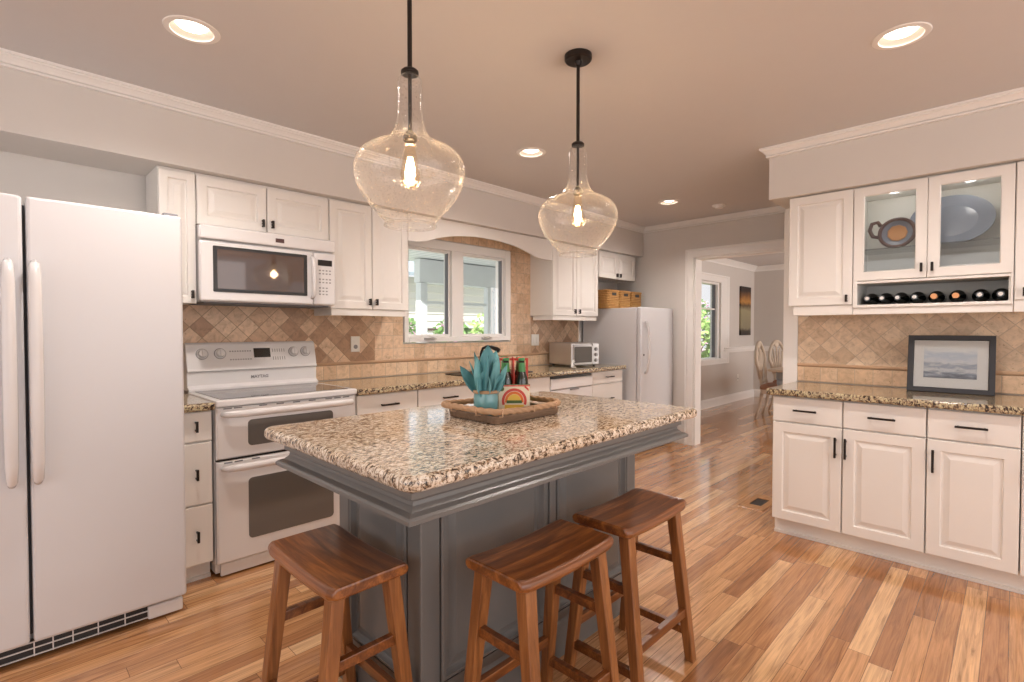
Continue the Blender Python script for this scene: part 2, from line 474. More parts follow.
def slab_top(mb, x0, x1, y0, y1, z0, z1, r=.03, e=.012, ins=None):
    """worktop with rounded edges"""
    ls = []
    for k in range(5):
        a = PI/2*k/4; i = e*(1-math.sin(a)); z = z0+e*(1-math.cos(a)); ls.append([(p[0], p[1], z) for p in rrect(x0+i, x1-i, y0+i, y1-i, max(r-i, .003))])
    for k in range(5):
        a = PI/2*k/4; i = e*(1-math.cos(a)); z = z1-e*(1-math.sin(a)); ls.append([(p[0], p[1], z) for p in rrect(x0+i, x1-i, y0+i, y1-i, max(r-i, .003))])
    return mb.loops(ls)

def sweep(mb, path, prof, closed=False):
    """profile (offset to the right of travel, z) swept with mitres along xy path"""
    n = len(path); ls = []
    for i in range(n):
        p = Vector(path[i])
        d0 = (p-Vector(path[i-1])).normalized() if (i > 0 or closed) else None
        d1 = (Vector(path[(i+1) % n])-p).normalized() if (i < n-1 or closed) else None
        d0 = d0 or d1; d1 = d1 or d0
        n0, n1 = Vector((d0.y, -d0.x)), Vector((d1.y, -d1.x))
        mm = (n0+n1); mm = mm/(mm.length_squared/2) if mm.length > 1e-6 else n0
        ls.append([(p.x+mm.x*o, p.y+mm.y*o, z) for o, z in prof])
    return mb.loops(ls, ring=closed)

HC = 2.49
# ------------------------------------------------------------------ setting: floor, ceiling, walls
struct('floor', MB().box(-3, 10.5, -3, 3.75, -.06, 0), 'floor')
LAMPS = [(.593, 2.389), (2.607, 2.375), (4.522, 2.355), (2.648, .354)]
def ceiling():
    bm = bmesh.new()
    def ring(pts):
        vs = [bm.verts.new(p) for p in pts]
        for i in range(len(vs)): bm.edges.new((vs[i], vs[(i+1) % len(vs)]))
    ring([(-3, -3, HC), (5.6, -3, HC), (5.6, 3.6, HC), (-3, 3.6, HC)])
    for x, y in LAMPS: ring([(x+.083*math.cos(2*PI*i/28), y+.083*math.sin(2*PI*i/28), HC) for i in range(28)])
    bmesh.ops.triangle_fill(bm, use_beauty=True, use_dissolve=False, edges=bm.edges[:])
    r = bmesh.ops.extrude_face_region(bm, geom=bm.faces[:])
    for v in r['geom']:
        if isinstance(v, bmesh.types.BMVert): v.co.z += .16
    bmesh.ops.recalc_face_normals(bm, faces=bm.faces)
    me = bpy.data.meshes.new('ceiling'); bm.to_mesh(me); bm.free(); me.materials.append(M['ceiling'])
    o = bpy.data.objects.new('ceiling', me); C.objects.link(o); o['kind'] = 'structure'
ceiling()
struct('ceiling_dining', MB().box(5.6, 10.5, -3, 3.75, HC, HC+.16), 'ceiling')

YW = 3.53
WX0, WX1, WZ0, WZ1 = 2.30, 3.555, 1.172, 2.045     # kitchen window rough opening
w = MB()
w.box(-3, WX0, YW, YW+.16, 0, HC); w.box(WX1, 5.46, YW, YW+.16, 0, HC)
w.box(WX0, WX1, YW, YW+.16, 0, WZ0); w.box(WX0, WX1, YW, YW+.16, WZ1, HC)
struct('wall_left', w, 'wall')
DY0, DY1, DZ = 1.15, 2.535, 2.075                   # cased opening to the dining room
w = MB()
w.box(5.46, 5.60, DY1, 3.69, 0, HC); w.box(5.46, 5.60, -3, DY0, 0, HC); w.box(5.46, 5.60, DY0, DY1, DZ, HC)
struct('wall_back', w, 'wall')
struct('wall_right', MB().box(4.04, 4.16, -3, 1.19, 0, HC), 'wall')
struct('wall_rear', MB().box(-3.12, -3, -3, -1.2, 0, HC).box(-3.12, -3, 3.0, 3.69, 0, HC).box(-3.12, -3, -1.2, 3.0, 0, .55).box(-3.12, -3, -1.2, 3.0, 2.45, HC), 'wall')  # unseen; opening added here to hold the rear fill light
struct('rear_sun_blocker', MB().box(-6.6, -3.121, -3, 3.69, 2.6, 2.7), 'ceiling')  # unseen slab added to block the sun from the rear opening
struct('wall_passage', MB().box(4.16, 5.46, -1.2, -1.08, 0, HC), 'wall')
DW = 3.585
QX0, QX1, QZ0, QZ1 = 7.15, 8.72, .80, 2.08         # dining window opening
w = MB()
w.box(5.60, QX0, DW, DW+.16, 0, HC); w.box(QX1, 10.45, DW, DW+.16, 0, HC)
w.box(QX0, QX1, DW, DW+.16, 0, QZ0); w.box(QX0, QX1, DW, DW+.16, QZ1, HC)
struct('wall_dining_left', w, 'dining_wall')
struct('wall_dining_far', MB().box(10.29, 10.45, -3, DW, 0, HC), 'dining_wall')
SB = 2.15
struct('wall_soffit_left', MB().box(-3, 5.459, 3.17, YW-.001, SB, HC-.001), 'wall')
struct('wall_soffit_right', MB().box(3.67, 4.159, -3, 1.19, SB, HC-.001), 'wall')

crown = [(.0, HC-.001), (.050, HC-.001), (.050, HC-.013), (.041, HC-.015), (.041, HC-.021), (.032, HC-.026), (.022, HC-.036), (.016, HC-.046), (.007, HC-.048), (.016, HC-.052), (.016, HC-.062), (.0, HC-.064)]
struct('trim_1', sweep(MB(), [(-3, 3.169), (5.459, 3.169), (5.459, -1.07)], crown), 'trim')
struct('trim_2', sweep(MB(), [(4.16, 1.191), (3.669, 1.191), (3.669, -3)], [(-o if False else o, z) for o, z in crown][::1]) if False else
       sweep(MB(), [(3.669, -3), (3.669, 1.191), (4.16, 1.191)], [(-o, z) for o, z in crown]), 'trim')
bigcrown = [(.0, HC-.001), (.085, HC-.001), (.085, HC-.014), (.06, HC-.03), (.03, HC-.06), (.014, HC-.075), (.014, HC-.095), (.0, HC-.095)]
struct('trim_3', sweep(MB(), [(5.601, DW-.001), (10.289, DW-.001), (10.289, -3)], bigcrown), 'trim')
# cased opening
cs = MB()
CP = [(0, 0), (.012, 0), (.018, .010), (.018, .070), (.026, .078), (.026, .095), (0, .095)]   # thickness, distance from opening
def casing(mb, y0, y1, zt, x, s):
    # y0>y1 sides; s = -1 towards the kitchen
    ls = []
    for t, d in CP:
        ls.append([(x+s*t, y1-d, 0), (x+s*t, y1-d, zt+d), (x+s*t, y0+d, zt+d), (x+s*t, y0+d, 0)])
    vs = [p for l in ls for p in l]; n = len(ls); fs = []
    for i in range(n):
        a, b = i*4, ((i+1) % n)*4
        for j in range(3): fs.append((a+j, a+j+1, b+j+1, b+j))
    fs.append(tuple(i*4 for i in range(n))); fs.append(tuple(i*4+3 for i in range(n)))
    mb.add(vs, fs)
casing(cs, DY1, DY0, DZ, 5.459, -1); casing(cs, DY1, DY0, DZ, 5.601, 1)
cs.box(5.459, 5.601, DY1-.018, DY1-.0005, 0, DZ); cs.box(5.459, 5.601, DY0+.0005, DY0+.018, 0, DZ); cs.box(5.459, 5.601, DY0, DY1, DZ-.018, DZ-.0005)
struct('door_1_casing', cs, 'trim')
struct('trim_4', MB().box(4.018, 4.165, 1.103, 1.197, 0, SB-.001), 'trim', bevel=.004)   # white wall end beside the right-hand cabinets
bp = [(0, 0), (.018, 0), (.018, .115), (.012, .130), (.006, .145), (0, .145)]
struct('baseboard_dining', sweep(MB(), [(5.63, DW-.001), (10.289, DW-.001), (10.289, -3)], bp), 'trim')
cr = [(0, .885), (.012, .885), (.014, .90), (.024, .93), (.024, .955), (.034, .965), (.034, .98), (0, .98)]
struct('trim_5', sweep(MB(), [(QX1+.12, DW-.001), (10.289, DW-.001), (10.289, -3)], cr), 'trim')

# backsplash (tile fields and pencil liner)
TZ = 1.035
def tilefield(x0, x1, z0, z1, mat, y=YW, t=.012):
    return struct('wall_backsplash', MB().box(x0, x1, y-t, y-.0005, z0, z1), mat)
tilefield(.62, 2.08, TZ+.012, 1.62, 'tile_diag')
b = MB()
b.box(2.08, 2.335, YW-.012, YW-.0005, TZ+.012, 2.145); b.box(3.575, 3.86, YW-.012, YW-.0005, TZ+.012, 2.145)
b.box(2.335, 3.575, YW-.012, YW-.0005, TZ+.012, 1.165); b.box(2.335, 3.575, YW-.012, YW-.0005, 2.052, 2.145)
struct('wall_backsplash', b, 'tile_sq')
tilefield(3.86, 4.66, TZ+.012, 1.41, 'tile_diag')
tilefield(.62, 4.66, .919, TZ-.012, 'tile_base')
lp = [(0, TZ-.012), (.012, TZ-.012), (.019, TZ-.006), (.021, TZ), (.019, TZ+.006), (.012, TZ+.012), (0, TZ+.012)]
struct('trim_6', sweep(MB(), [(.62, YW-.001), (4.66, YW-.001)], lp), 'liner')
# right-hand backsplash, built in its own frame so that the tile pattern lies in its plane
def rightpanel(name, x0, x1, z0, z1, mat, t=.012):
    o = MB().box(x0, x1, -t, -.0005, z0, z1).build(name, M[mat]); o.location = (4.04, 0, 0); o.rotation_euler = (0, 0, -PI/2); o['kind'] = 'structure'
rightpanel('wall_backsplash', -1.1025, .6, TZ+.012, 1.43, 'tile_diag_r')
rightpanel('wall_backsplash', -1.1025, .6, .919, TZ-.012, 'tile_base')
struct('trim_7', sweep(MB(), [(4.039, 1.1025), (4.039, -.6)], lp), 'liner')

# ------------------------------------------------------------------ windows
def casement(name, x0, x1, z0, z1, y, jamb, panes, fw, mul, sw):
    """frame outer x0..x1, panes list of glass rectangles (x0,x1,z0,z1)"""
    r = bpy.data.objects.new(name, None); C.objects.link(r); r.location = (x0, y, z0); r['kind'] = 'structure'
    return r
win = MB()
# kitchen window: outer frame with centre mullion
win.box(2.345, 2.385, YW-.022, YW+.12, 1.180, 2.040); win.box(3.49, 3.560, YW-.022, YW+.12, 1.180, 2.040)
win.box(2.3855, 3.4895, YW-.022, YW+.12, 1.967, 2.040); win.box(2.3855, 3.4895, YW-.028, YW+.12, 1.180, 1.222)
win.box(2.836, 2.966, YW-.018, YW+.10, 1.2225, 1.9665)
kw = struct('window_1', win, 'trim', bevel=.003)
def sash(x0, x1, z0, z1):
    m_ = MB().frame(x0, x1, z0, z1, YW+.012, .022, .04)
    o = m_.build('sash', M['trim'], kw)
    st = MB().box(x1-.026, x1-.0215, YW+.008, YW+.05, z0+.02, z1-.02)
    st.build('weatherstrip', M['gasket'], o)
    MB().box(x0+.021, x1-.021, YW+.03, YW+.036, z0+.021, z1-.021).build('pane', M['glass'], o)
sash(2.386, 2.835, 1.2225, 1.966); sash(2.967, 3.489, 1.2225, 1.966)
for cxx in (2.58, 3.22):
    cm = MB().box(cxx-.05, cxx+.05, YW-.045, YW-.028, 1.196, 1.215)
    cm.tube([(cxx-.02, YW-.05, 1.21), (cxx+.01, YW-.075, 1.216), (cxx+.05, YW-.06, 1.205)], .006, 8)
    cm.build('crank_handle', M['steel'], kw, bevel=.004)
# dining window
win = MB()
win.box(QX0, QX0+.06, DW-.02, DW+.15, QZ0, QZ1); win.box(8.655, QX1, DW+.02, DW+.15, QZ0, QZ1)
win.box(QX0+.06, 8.655, DW+.02, DW+.15, 2.045, QZ1); win.box(QX0+.06, 8.655, DW+.02, DW+.15, QZ0, .815)
dwn = struct('window_2', win, 'trim', bevel=.003)
wc = MB()
def rect_casing(mb, x0, x1, z0, z1, y):
    ls = []
    for t, d in CP:
        ls.append([(x0-d*1.25, y-t, z0-d), (x1+d*3.4, y-t, z0-d), (x1+d*3.4, y-t, z1+d*1.3), (x0-d*1.25, y-t, z1+d*1.3)])
    mb.loops(ls, ring=True)
rect_casing(wc, QX0, QX1, QZ0, QZ1, DW-.001)
wc.box(QX0-.14, QX1+.14, DW-.05, DW, QZ0-.022, QZ0-.001)
wc.build('window_casing', M['trim'], dwn)
MB().box(8.635, 8.655, DW+.06, DW+.11, .815, 2.045).build('weatherstrip', M['gasket'], dwn)
MB().box(7.215, 8.63, DW+.06, DW+.09, 1.62, 1.645).build('muntin', M['trim'], dwn)
MB().box(7.215, 8.65, DW+.0905, DW+.097, .815, 2.045).build('pane', M['glass'], dwn)
def outlet(name, label, x, z, y, switch=False, wdt=.072):
    t = Thing(name, label, 'outlet' if not switch else 'light switch', (x, y, z-.058))
    t.part('plate', MB().slab(x-wdt/2, x+wdt/2, z-.058, z+.058, y-.006, .0055), 'plate')
    if switch:
        for q in (-.023, .023): t.part('rocker', MB().slab(x+q-.016, x+q+.016, z-.033, z+.033, y-.010, .004), 'plate')
    else:
        for q in (-.02, .02): t.part('socket', MB().lathe([(.016, -.008), (.016, -.006)], 16, (x, y, z+q), 'y'), 'print' if q < 0 else 'plate')
outlet('wall_outlet', 'cream outlet plate on the diamond tile right of the range', 1.915, 1.175, YW-.0125)
outlet('light_switch', 'wide cream double switch plate on the tile between window and toaster oven', 3.925, 1.178, YW-.0125, True, .115)
outlet('wall_outlet', 'white outlet low on the dining room wall under the chair rail', 9.50, .42, DW-.001)

# ------------------------------------------------------------------ cabinets, left run
def base_cab(label, side, x0, x1, yf, yb, fronts, loc, toe=.075, name='base_cabinet', group=None, endpanel=None, toe_d=None):
    """fronts: list of (kind, x0, x1, z0, z1, handle(x, z, len, vertical))"""
    t = Thing(name, label, 'cabinet', loc, side, group)
    bd = MB(); bd.box(x0, x1, yf+.0205, yb, .1, .874)
    t.part('body', bd, 'cab')
    tk = MB().box(x0-.0014, x1+.0014, yf+toe, yf+toe+.02, 0, .0995)
    tk.box(x0-.0014, x1+.0014, yf+toe-.012, yf+toe, 0, .018)
    t.part('toe_kick', tk, 'cab')
    for kind, a, b_, c, d, h in fronts:
        m_ = MB()
        if kind == 'door': m_.panel_door(a, b_, c, d, yf)
        else: m_.slab(a, b_, c, d, yf)
        fo = t.part('door' if kind == 'door' else ('drawer' if kind == 'drawer' else 'false_drawer_front'), m_, 'cab')
        if h: t.part('handle', MB().pull(h[0], h[1], h[2], yf, h[3]), 'bronze', fo, bevel=.002)
    return t
YF = 2.90
base_cab('narrow white three-drawer cabinet between refrigerator and range', 'L', .655, .788, 2.905, 3.52,
    [('drawer', .657, .786, .722, .872, (.714, .80, .055, True)), ('drawer', .657, .786, .405, .714, (.714, .56, .055, True)), ('drawer', .657, .786, .102, .397, (.714, .25, .055, True))], (.72, 3.2, 0))
base_cab('white drawer cabinet directly right of the range', 'L', 1.585, 2.040, YF, 3.52,
    [('drawer', 1.587, 2.038, .722, .872, (1.812, .80, .13, False)), ('door', 1.587, 2.038, .102, .714, (1.99, .66, .1, True))], (1.81, 3.2, 0))
base_cab('white sink cabinet under the kitchen window', 'L', 2.044, 3.436, YF, 3.52,
    [('drawer', 2.046, 2.588, .722, .872, (2.31, .80, .13, False)), ('false', 2.594, 3.434, .722, .872, None), ('door', 2.046, 2.588, .102, .714, (2.54, .66, .1, True)),
     ('door', 2.594, 3.012, .102, .714, (2.96, .66, .1, True)), ('door', 3.018, 3.434, .102, .714, (3.06, .66, .1, True))], (2.74, 3.2, 0))
base_cab('white drawer cabinet between dishwasher and upright freezer', 'L', 4.062, 4.595, YF, 3.52,
    [('drawer', 4.064, 4.593, .755, .872, (4.34, .815, .12, False)), ('drawer', 4.064, 4.593, .43, .745, (4.34, .60, .12, False)), ('drawer', 4.064, 4.593, .102, .42, (4.34, .28, .12, False))], (4.33, 3.2, 0))
t = Thing('dishwasher', 'white dishwasher under the granite counter near the toaster oven', 'dishwasher', (3.75, 3.2, 0))
t.part('body', MB().box(3.44, 4.058, 2.93, 3.52, .08, .868), 'appl_s')
t.part('door', MB().slab(3.442, 4.056, .12, .745, 2.895, .03, .006), 'appl_s')
cp = t.part('control_panel', MB().slab(3.442, 4.056, .752, .845, 2.89, .035, .006), 'appl_s')
t.part('handle', MB().box(3.70, 3.82, 2.872, 2.892, .733, .745), 'print', cp, bevel=.003)
t.part('gap_strip', MB().box(3.445, 4.053, 2.905, 2.929, .847, .868), 'black')  # black strip stands in for the shade in the gap under the counter
t.part('toe_kick', MB().box(3.445, 4.053, 2.96, 2.98, .0, .078), 'appl_s')

ct = MB(); slab_top(ct, .622, .794, 2.868, YW-.013, .876, .916, .006)
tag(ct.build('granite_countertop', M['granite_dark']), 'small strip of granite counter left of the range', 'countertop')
ct = MB(); slab_top(ct, 1.583, 4.625, 2.868, YW-.013, .876, .916, .012)
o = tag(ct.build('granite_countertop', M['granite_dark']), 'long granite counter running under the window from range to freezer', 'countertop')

# sink rim and bronze tap
t = Thing('kitchen_sink', 'dark sink set into the granite counter under the window', 'sink', (2.95, 3.18, .916))
t.part('rim', MB().loops([[(p[0], p[1], z) for p in rrect(2.62+i, 3.34-i, 2.98+i, 3.38-i, .06)] for i, z in ((0, .9165), (.003, .921), (.020, .921), (.026, .9168))], False, True), 'bronze', smooth=False)
t = Thing('kitchen_tap', 'dark bronze kitchen tap behind the teal vase, under the window', 'tap', (3.11, 3.44, .916))
t.part('base', MB().lathe([(.028, 0), (.028, .012), (.018, .03)], 20, (3.11, 3.44, .9165)), 'bronze')
t.part('spout', MB().tube([(3.11, 3.44, .93), (3.11, 3.44, 1.07), (3.118, 3.425, 1.115), (3.135, 3.385, 1.132), (3.15, 3.335, 1.125)], .013, 12), 'bronze', smooth=True)
t.part('spray_head', MB().tube([(3.146, 3.35, 1.128), (3.165, 3.29, 1.108), (3.17, 3.27, 1.095)], [.016, .021, .021], 12), 'bronze', smooth=True)
t.part('lever', MB().tube([(3.12, 3.44, 1.0), (3.16, 3.42, 1.02), (3.20, 3.39, 1.04)], .008, 8), 'bronze', smooth=True)

# upper cabinets, left run
YU = 3.22
def upper(label, side, x0, x1, z0, z1, yf, yb, doors, loc, rail=None, zt=None, rd=.042, name='wall_cabinet', raised=True):
    t = Thing(name, label, 'cabinet', loc, side)
    t.part('body', MB().box(x0, x1, yf+.0205, yb, z0+.004, zt or SB-.002), 'cab')
    for a, b_, c, d, h in doors:
        fo = t.part('door', MB().panel_door(a, b_, c, d, yf, fr=.05), 'cab')
        t.part('handle', MB().pull(h[0], h[1], h[2], yf, True, .006, .022).box(h[0]-.004, h[0]+.004, yf-.02, yf, h[1]-.005, h[1]+.005), 'bronze', fo, bevel=.002)
    if rail:
        r0, r1 = rail
        t.part('light_rail', MB().box(r0, r1, yf+.012, yf+.034, z0-rd, z0+.0035).box(r0, r0+.02, yf+.034, yb-.02, z0-rd, z0+.0035), 'cab', bevel=.003)
    return t
upper('narrow white wall cabinet between refrigerator and microwave', 'L', .634, .806, 1.424, 2.13, YU, YW-.014, [(.636, .804, 1.426, 2.132, (.783, 1.475, .045))], (.72, 3.37, 1.424))
upper('short two-door white wall cabinet above the microwave', 'L', .809, 1.572, 1.862, 2.13, YU, YW-.014, [(.811, 1.178, 1.866, 2.132, (1.155, 1.915, .045)), (1.184, 1.570, 1.866, 2.132, (1.21, 1.915, .045))], (1.19, 3.37, 1.862))
upper('tall two-door white wall cabinet between microwave and window', 'L', 1.575, 2.185, 1.420, 2.13, YU, YW-.014, [(1.577, 1.884, 1.424, 2.136, (1.862, 1.475, .045)), (1.890, 2.183, 1.424, 2.136, (1.915, 1.475, .045))], (1.88, 3.37, 1.42), (1.590, 2.170))
upper('two-door white wall cabinet between window and freezer', 'L', 3.850, 4.614, 1.420, 2.13, YU, YW-.014, [(3.852, 4.229, 1.424, 2.136, (4.195, 1.47, .045)), (4.235, 4.612, 1.424, 2.136, (4.27, 1.47, .045))], (4.23, 3.37, 1.42), (3.865, 4.60))
upper('short two-door white wall cabinet above the baskets and freezer', 'L', 4.625, 5.372, 1.850, 2.13, YU, YW-.014, [(4.627, 4.995, 1.854, 2.136, (4.965, 1.895, .04)), (5.001, 5.370, 1.854, 2.136, (5.03, 1.895, .04))], (5.0, 3.37, 1.85))
# arched valance over the window
pts = [(2.188, SB-.002), (2.188, 1.944), (2.26, 1.943), (2.328, 1.951), (2.39, 1.97), (2.45, 1.991), (2.53, 2.012), (2.61, 2.030), (2.72, 2.046), (2.833, 2.057), (2.93, 2.061), (3.03, 2.060), (3.16, 2.055), (3.284, 2.044), (3.38, 2.030), (3.476, 2.008), (3.56, 1.983), (3.63, 1.965), (3.69, 1.957), (3.77, 1.955), (3.847, 1.956), (3.847, SB-.002)]
tag(MB().prism([(p[0], p[1]) for p in pts], 'y', YU+.004, YU+.026).build('valance', M['cab'], bevel=.002), 'arched white wood valance spanning the cabinets above the kitchen window', 'valance')

# ------------------------------------------------------------------ refrigerator
t = Thing('refrigerator', 'large white side-by-side refrigerator next to the narrow drawer cabinet', 'refrigerator', (.155, 3.05, 0))
t.part('body', MB().box(-.295, .606, 2.742, 3.46, .012, 1.765), 'appl', bevel=.006)
FD = 2.662
d = t.part('freezer_door', MB().box(-.30, .0935, FD, 2.735, .082, 1.785), 'appl', bevel=.012, seg=3)
def fridge_handle(x):
    return MB().tube([(x, FD-.004, 1.535), (x, FD-.03, 1.525), (x, FD-.042, 1.47), (x, FD-.045, 1.25), (x, FD-.045, .98), (x, FD-.042, .78), (x, FD-.03, .715), (x, FD-.004, .70)], [.012, .016, .019, .021, .021, .019, .016, .012], 12)
t.part('handle', fridge_handle(.052), 'appl_s', d, smooth=True)
d = t.part('refrigerator_door', MB().box(.1035, .612, FD, 2.735, .082, 1.785), 'appl', bevel=.012, seg=3)
t.part('handle', fridge_handle(.124), 'appl_s', d, smooth=True)
t.part('gasket', MB().box(-.28, .595, 2.7352, 2.7418, .09, 1.76), 'gasket')
t.part('hinge_cover', MB().box(.545, .602, 2.68, 2.76, 1.7855, 1.797), 'gasket', bevel=.004)
g = MB()
g.box(-.28, .47, 2.705, 2.72, .012, .074)
gr = t.part('grille', g, 'black')
g = MB()
for z in (.018, .046, .070): g.box(-.28, .47, 2.700, 2.7055, z-.002, z+.002)
for x in (-.2, -.08, .0, .105, .16, .22, .30, .39): g.box(x-.002, x+.002, 2.699, 2.7055, .015, .073)
t.part('grille_bars', g, 'appl_s', gr)
t.part('corner_foot', MB().box(.47, .603, 2.69, 2.72, .008, .066), 'appl_s', bevel=.008)

# ------------------------------------------------------------------ range
RX0, RX1, RF = .798, 1.579, 2.889
t = Thing('double_oven_range', 'white double-oven electric range with smooth black cooktop', 'range', (1.19, 3.2, 0))
t.part('body', MB().box(RX0+.002, RX1-.002, RF+.036, 3.50, .02, .885), 'appl_s', bevel=.003)
ctp = t.part('cooktop', MB().box(RX0, RX1, RF-.012, 3.42, .886, .920), 'appl_s', bevel=.008, seg=3)
t.part('glass_top', MB().box(RX0+.035, RX1-.035, RF+.04, 3.39, .9202, .9225), 'cooktop', ctp)
bgm = MB(); bgm.prism([(3.40, .921), (3.515, .921), (3.515, 1.195), (3.478, 1.205), (3.462, 1.192), (3.425, 1.052), (3.418, 1.036), (3.432, 1.030), (3.432, .95), (3.40, .935)], 'x', RX0+.004, RX1-.004)
bgd = t.part('backguard', bgm, 'appl_s', bevel=.004)
def on_panel(s):
    """point on the slanted control panel, s from 0 (bottom) to 1 (top)"""
    return 3.425+(3.462-3.425)*s, 1.052+(1.192-1.052)*s
ny, nz = -.967, .256
for kx in (.885, .982, 1.425, 1.505):
    y_, z_ = on_panel(.60)
    k = MB().lathe([(.030, 0), (.030, .006), (.024, .010), (.023, .024), (.019, .028)], 24)
    k.box(-.005, .005, -.022, .022, .026, .034)
    k.v = [(kx+x, y_+ny*(z+.0005)+y*.256, z_+nz*(z+.0005)+y*.967) for x, y, z in k.v]
    kn = t.part('knob', k, 'appl_s', bgd, bevel=.0015)
    k = MB().lathe([(.0335, 0), (.0335, .0015)], 24); k.v = [(kx+x, y_+ny*(z+.0002)+y*.256, z_+nz*(z+.0002)+y*.967) for x, y, z in k.v]
    t.part('dial_ring', k, 'print', kn)
def panel_patch(x0, x1, s0, s1, h, mat, name):
    a, b_ = on_panel(s0), on_panel(s1)
    q = MB().add([(x0, a[0]+ny*.0004, a[1]+nz*.0004), (x1, a[0]+ny*.0004, a[1]+nz*.0004), (x1, b_[0]+ny*.0004, b_[1]+nz*.0004), (x0, b_[0]+ny*.0004, b_[1]+nz*.0004),
                  (x0, a[0]+ny*h, a[1]+nz*h), (x1, a[0]+ny*h, a[1]+nz*h), (x1, b_[0]+ny*h, b_[1]+nz*h), (x0, b_[0]+ny*h, b_[1]+nz*h)],
                 [(0,3,2,1),(4,5,6,7),(0,1,5,4),(1,2,6,5),(2,3,7,6),(3,0,4,7)])
    return q
t.part('display', panel_patch(1.175, 1.275, .38, .80, .004, 'led', 'display'), 'led', bgd)
for r_ in (.30, .66):
    for k in range(9): t.part('button', panel_patch(1.035+k*.0145, 1.043+k*.0145, r_, r_+.055, .0012, '', ''), 'print', bgd)
    for k in range(6): t.part('button', panel_patch(1.29+k*.0145, 1.294+k*.0145, r_-.05, r_+.10, .0012, '', ''), 'print', bgd)
def text(body, size, loc, rot, mat, parent, off, name='lettering'):
    cu = bpy.data.curves.new(name, 'FONT'); cu.body = body; cu.size = size; cu.extrude = .0006; cu.align_x = 'CENTER'; cu.offset = .0008
    tmp = bpy.data.objects.new(name, cu); C.objects.link(tmp)
    me = bpy.data.meshes.new_from_object(tmp); me.materials.clear(); me.materials.append(M[mat])
    C.objects.unlink(tmp); bpy.data.objects.remove(tmp); bpy.data.curves.remove(cu)
    o = bpy.data.objects.new(name, me); C.objects.link(o); o.parent = parent
    o.location = tuple(a-b_ for a, b_ in zip(loc, off)); o.rotation_euler = rot; return o
text('MAYTAG', .026, (1.205, 3.4305, .978), (PI/2, 0, 0), 'print', bgd, t.off)
def oven_door(z0, z1, wz0, wz1, hz, nm):
    d = t.part(nm, MB().slab(RX0+.003, RX1-.003, z0, z1, RF, .032, .008), 'appl_s')
    win = [(p[0], p[1]) for p in rrect(.952, 1.425, wz0, wz1, .022)]
    t.part('window', MB().prism(win, 'y', RF-.0025, RF-.0003), 'ovenglass', d)
    hb = MB()
    pth = [(RX0+.03, RF-.004, hz), (RX0+.05, RF-.034, hz), (RX0+.12, RF-.042, hz), (RX1-.12, RF-.042, hz), (RX1-.05, RF-.034, hz), (RX1-.03, RF-.004, hz)]
    hb.tube(pth, [.013, .017, .019, .019, .017, .013], 12)
    t.part('handle', hb, 'appl_s', d, smooth=True)
    return d
ud = oven_door(.615, .882, .668, .806, .848, 'upper_oven_door')
ld = oven_door(.075, .603, .173, .497, .570, 'lower_oven_door')
for x in (.855, .905, 1.03, 1.12, 1.21, 1.30, 1.40, 1.455, 1.51): t.part('vent_slot', MB().box(x-.020, x+.020, RF-.0012, RF-.0002, .8725, .8785), 'gasket', ud)
for x in (.855, .905, .99, 1.4, 1.5): t.part('vent_slot', MB().box(x-.020, x+.020, RF-.0012, RF-.0002, .592, .599), 'gasket', ld)
t.part('gap_strip', MB().box(RX0+.006, RX1-.006, RF+.012, RF+.034, .604, .614), 'black')
t.part('kick_panel', MB().box(RX0+.02, RX1-.02, RF+.012, RF+.03, .008, .072), 'appl_s', bevel=.006)

# ------------------------------------------------------------------ over-the-range microwave
MF = 3.13
t = Thing('microwave', 'white over-the-range microwave hung under the short wall cabinet', 'microwave', (1.18, 3.32, 1.43))
t.part('body', MB().box(.812, 1.568, MF+.04, YW-.014, 1.436, 1.858), 'appl_s', bevel=.003)
t.part('vent_panel', MB().box(.796, 1.571, MF-.002, MF+.039, 1.776, 1.850), 'appl_s', bevel=.010, seg=3)
d = t.part('door', MB().box(.796, 1.424, MF, MF+.039, 1.438, 1.766), 'appl_s', bevel=.012, seg=3)
t.part('window', MB().prism(rrect(.862, 1.383, 1.490, 1.742, .006), 'y', MF-.0035, MF-.0004), 'black', d)
t.part('window_glass', MB().prism(rrect(.882, 1.362, 1.508, 1.724, .006), 'y', MF-.0055, MF-.0037), 'mwglass', d)
t.part('handle', MB().tube([(1.413, MF-.002, 1.735), (1.413, MF-.026, 1.72), (1.414, MF-.032, 1.66), (1.414, MF-.032, 1.56), (1.413, MF-.026, 1.495), (1.413, MF-.002, 1.478)], [.010, .013, .014, .014, .013, .010], 10), 'appl_s', d, smooth=True)
cp = t.part('control_panel', MB().box(1.4275, 1.571, MF, MF+.039, 1.438, 1.766), 'appl_s', bevel=.012, seg=3)
t.part('display', MB().box(1.452, 1.545, MF-.0015, MF-.0002, 1.685, 1.722), 'led', cp)
for j, z in enumerate((1.655, 1.635, 1.60, 1.58, 1.545, 1.525, 1.505)):
    for k in range(4):
        x = 1.465+k*.022
        if j > 3 and k == 3: continue
        t.part('button', MB().box(x-.006, x+.006, MF-.0012, MF-.0002, z-.004, z+.004), 'print', cp)
t.part('badge', MB().box(1.195, 1.245, MF-.004, MF-.0025, 1.798, 1.822), 'badge', bevel=.001)
t.part('underside_grille', MB().box(.83, 1.55, MF+.06, 3.48, 1.428, 1.4355), 'gasket')

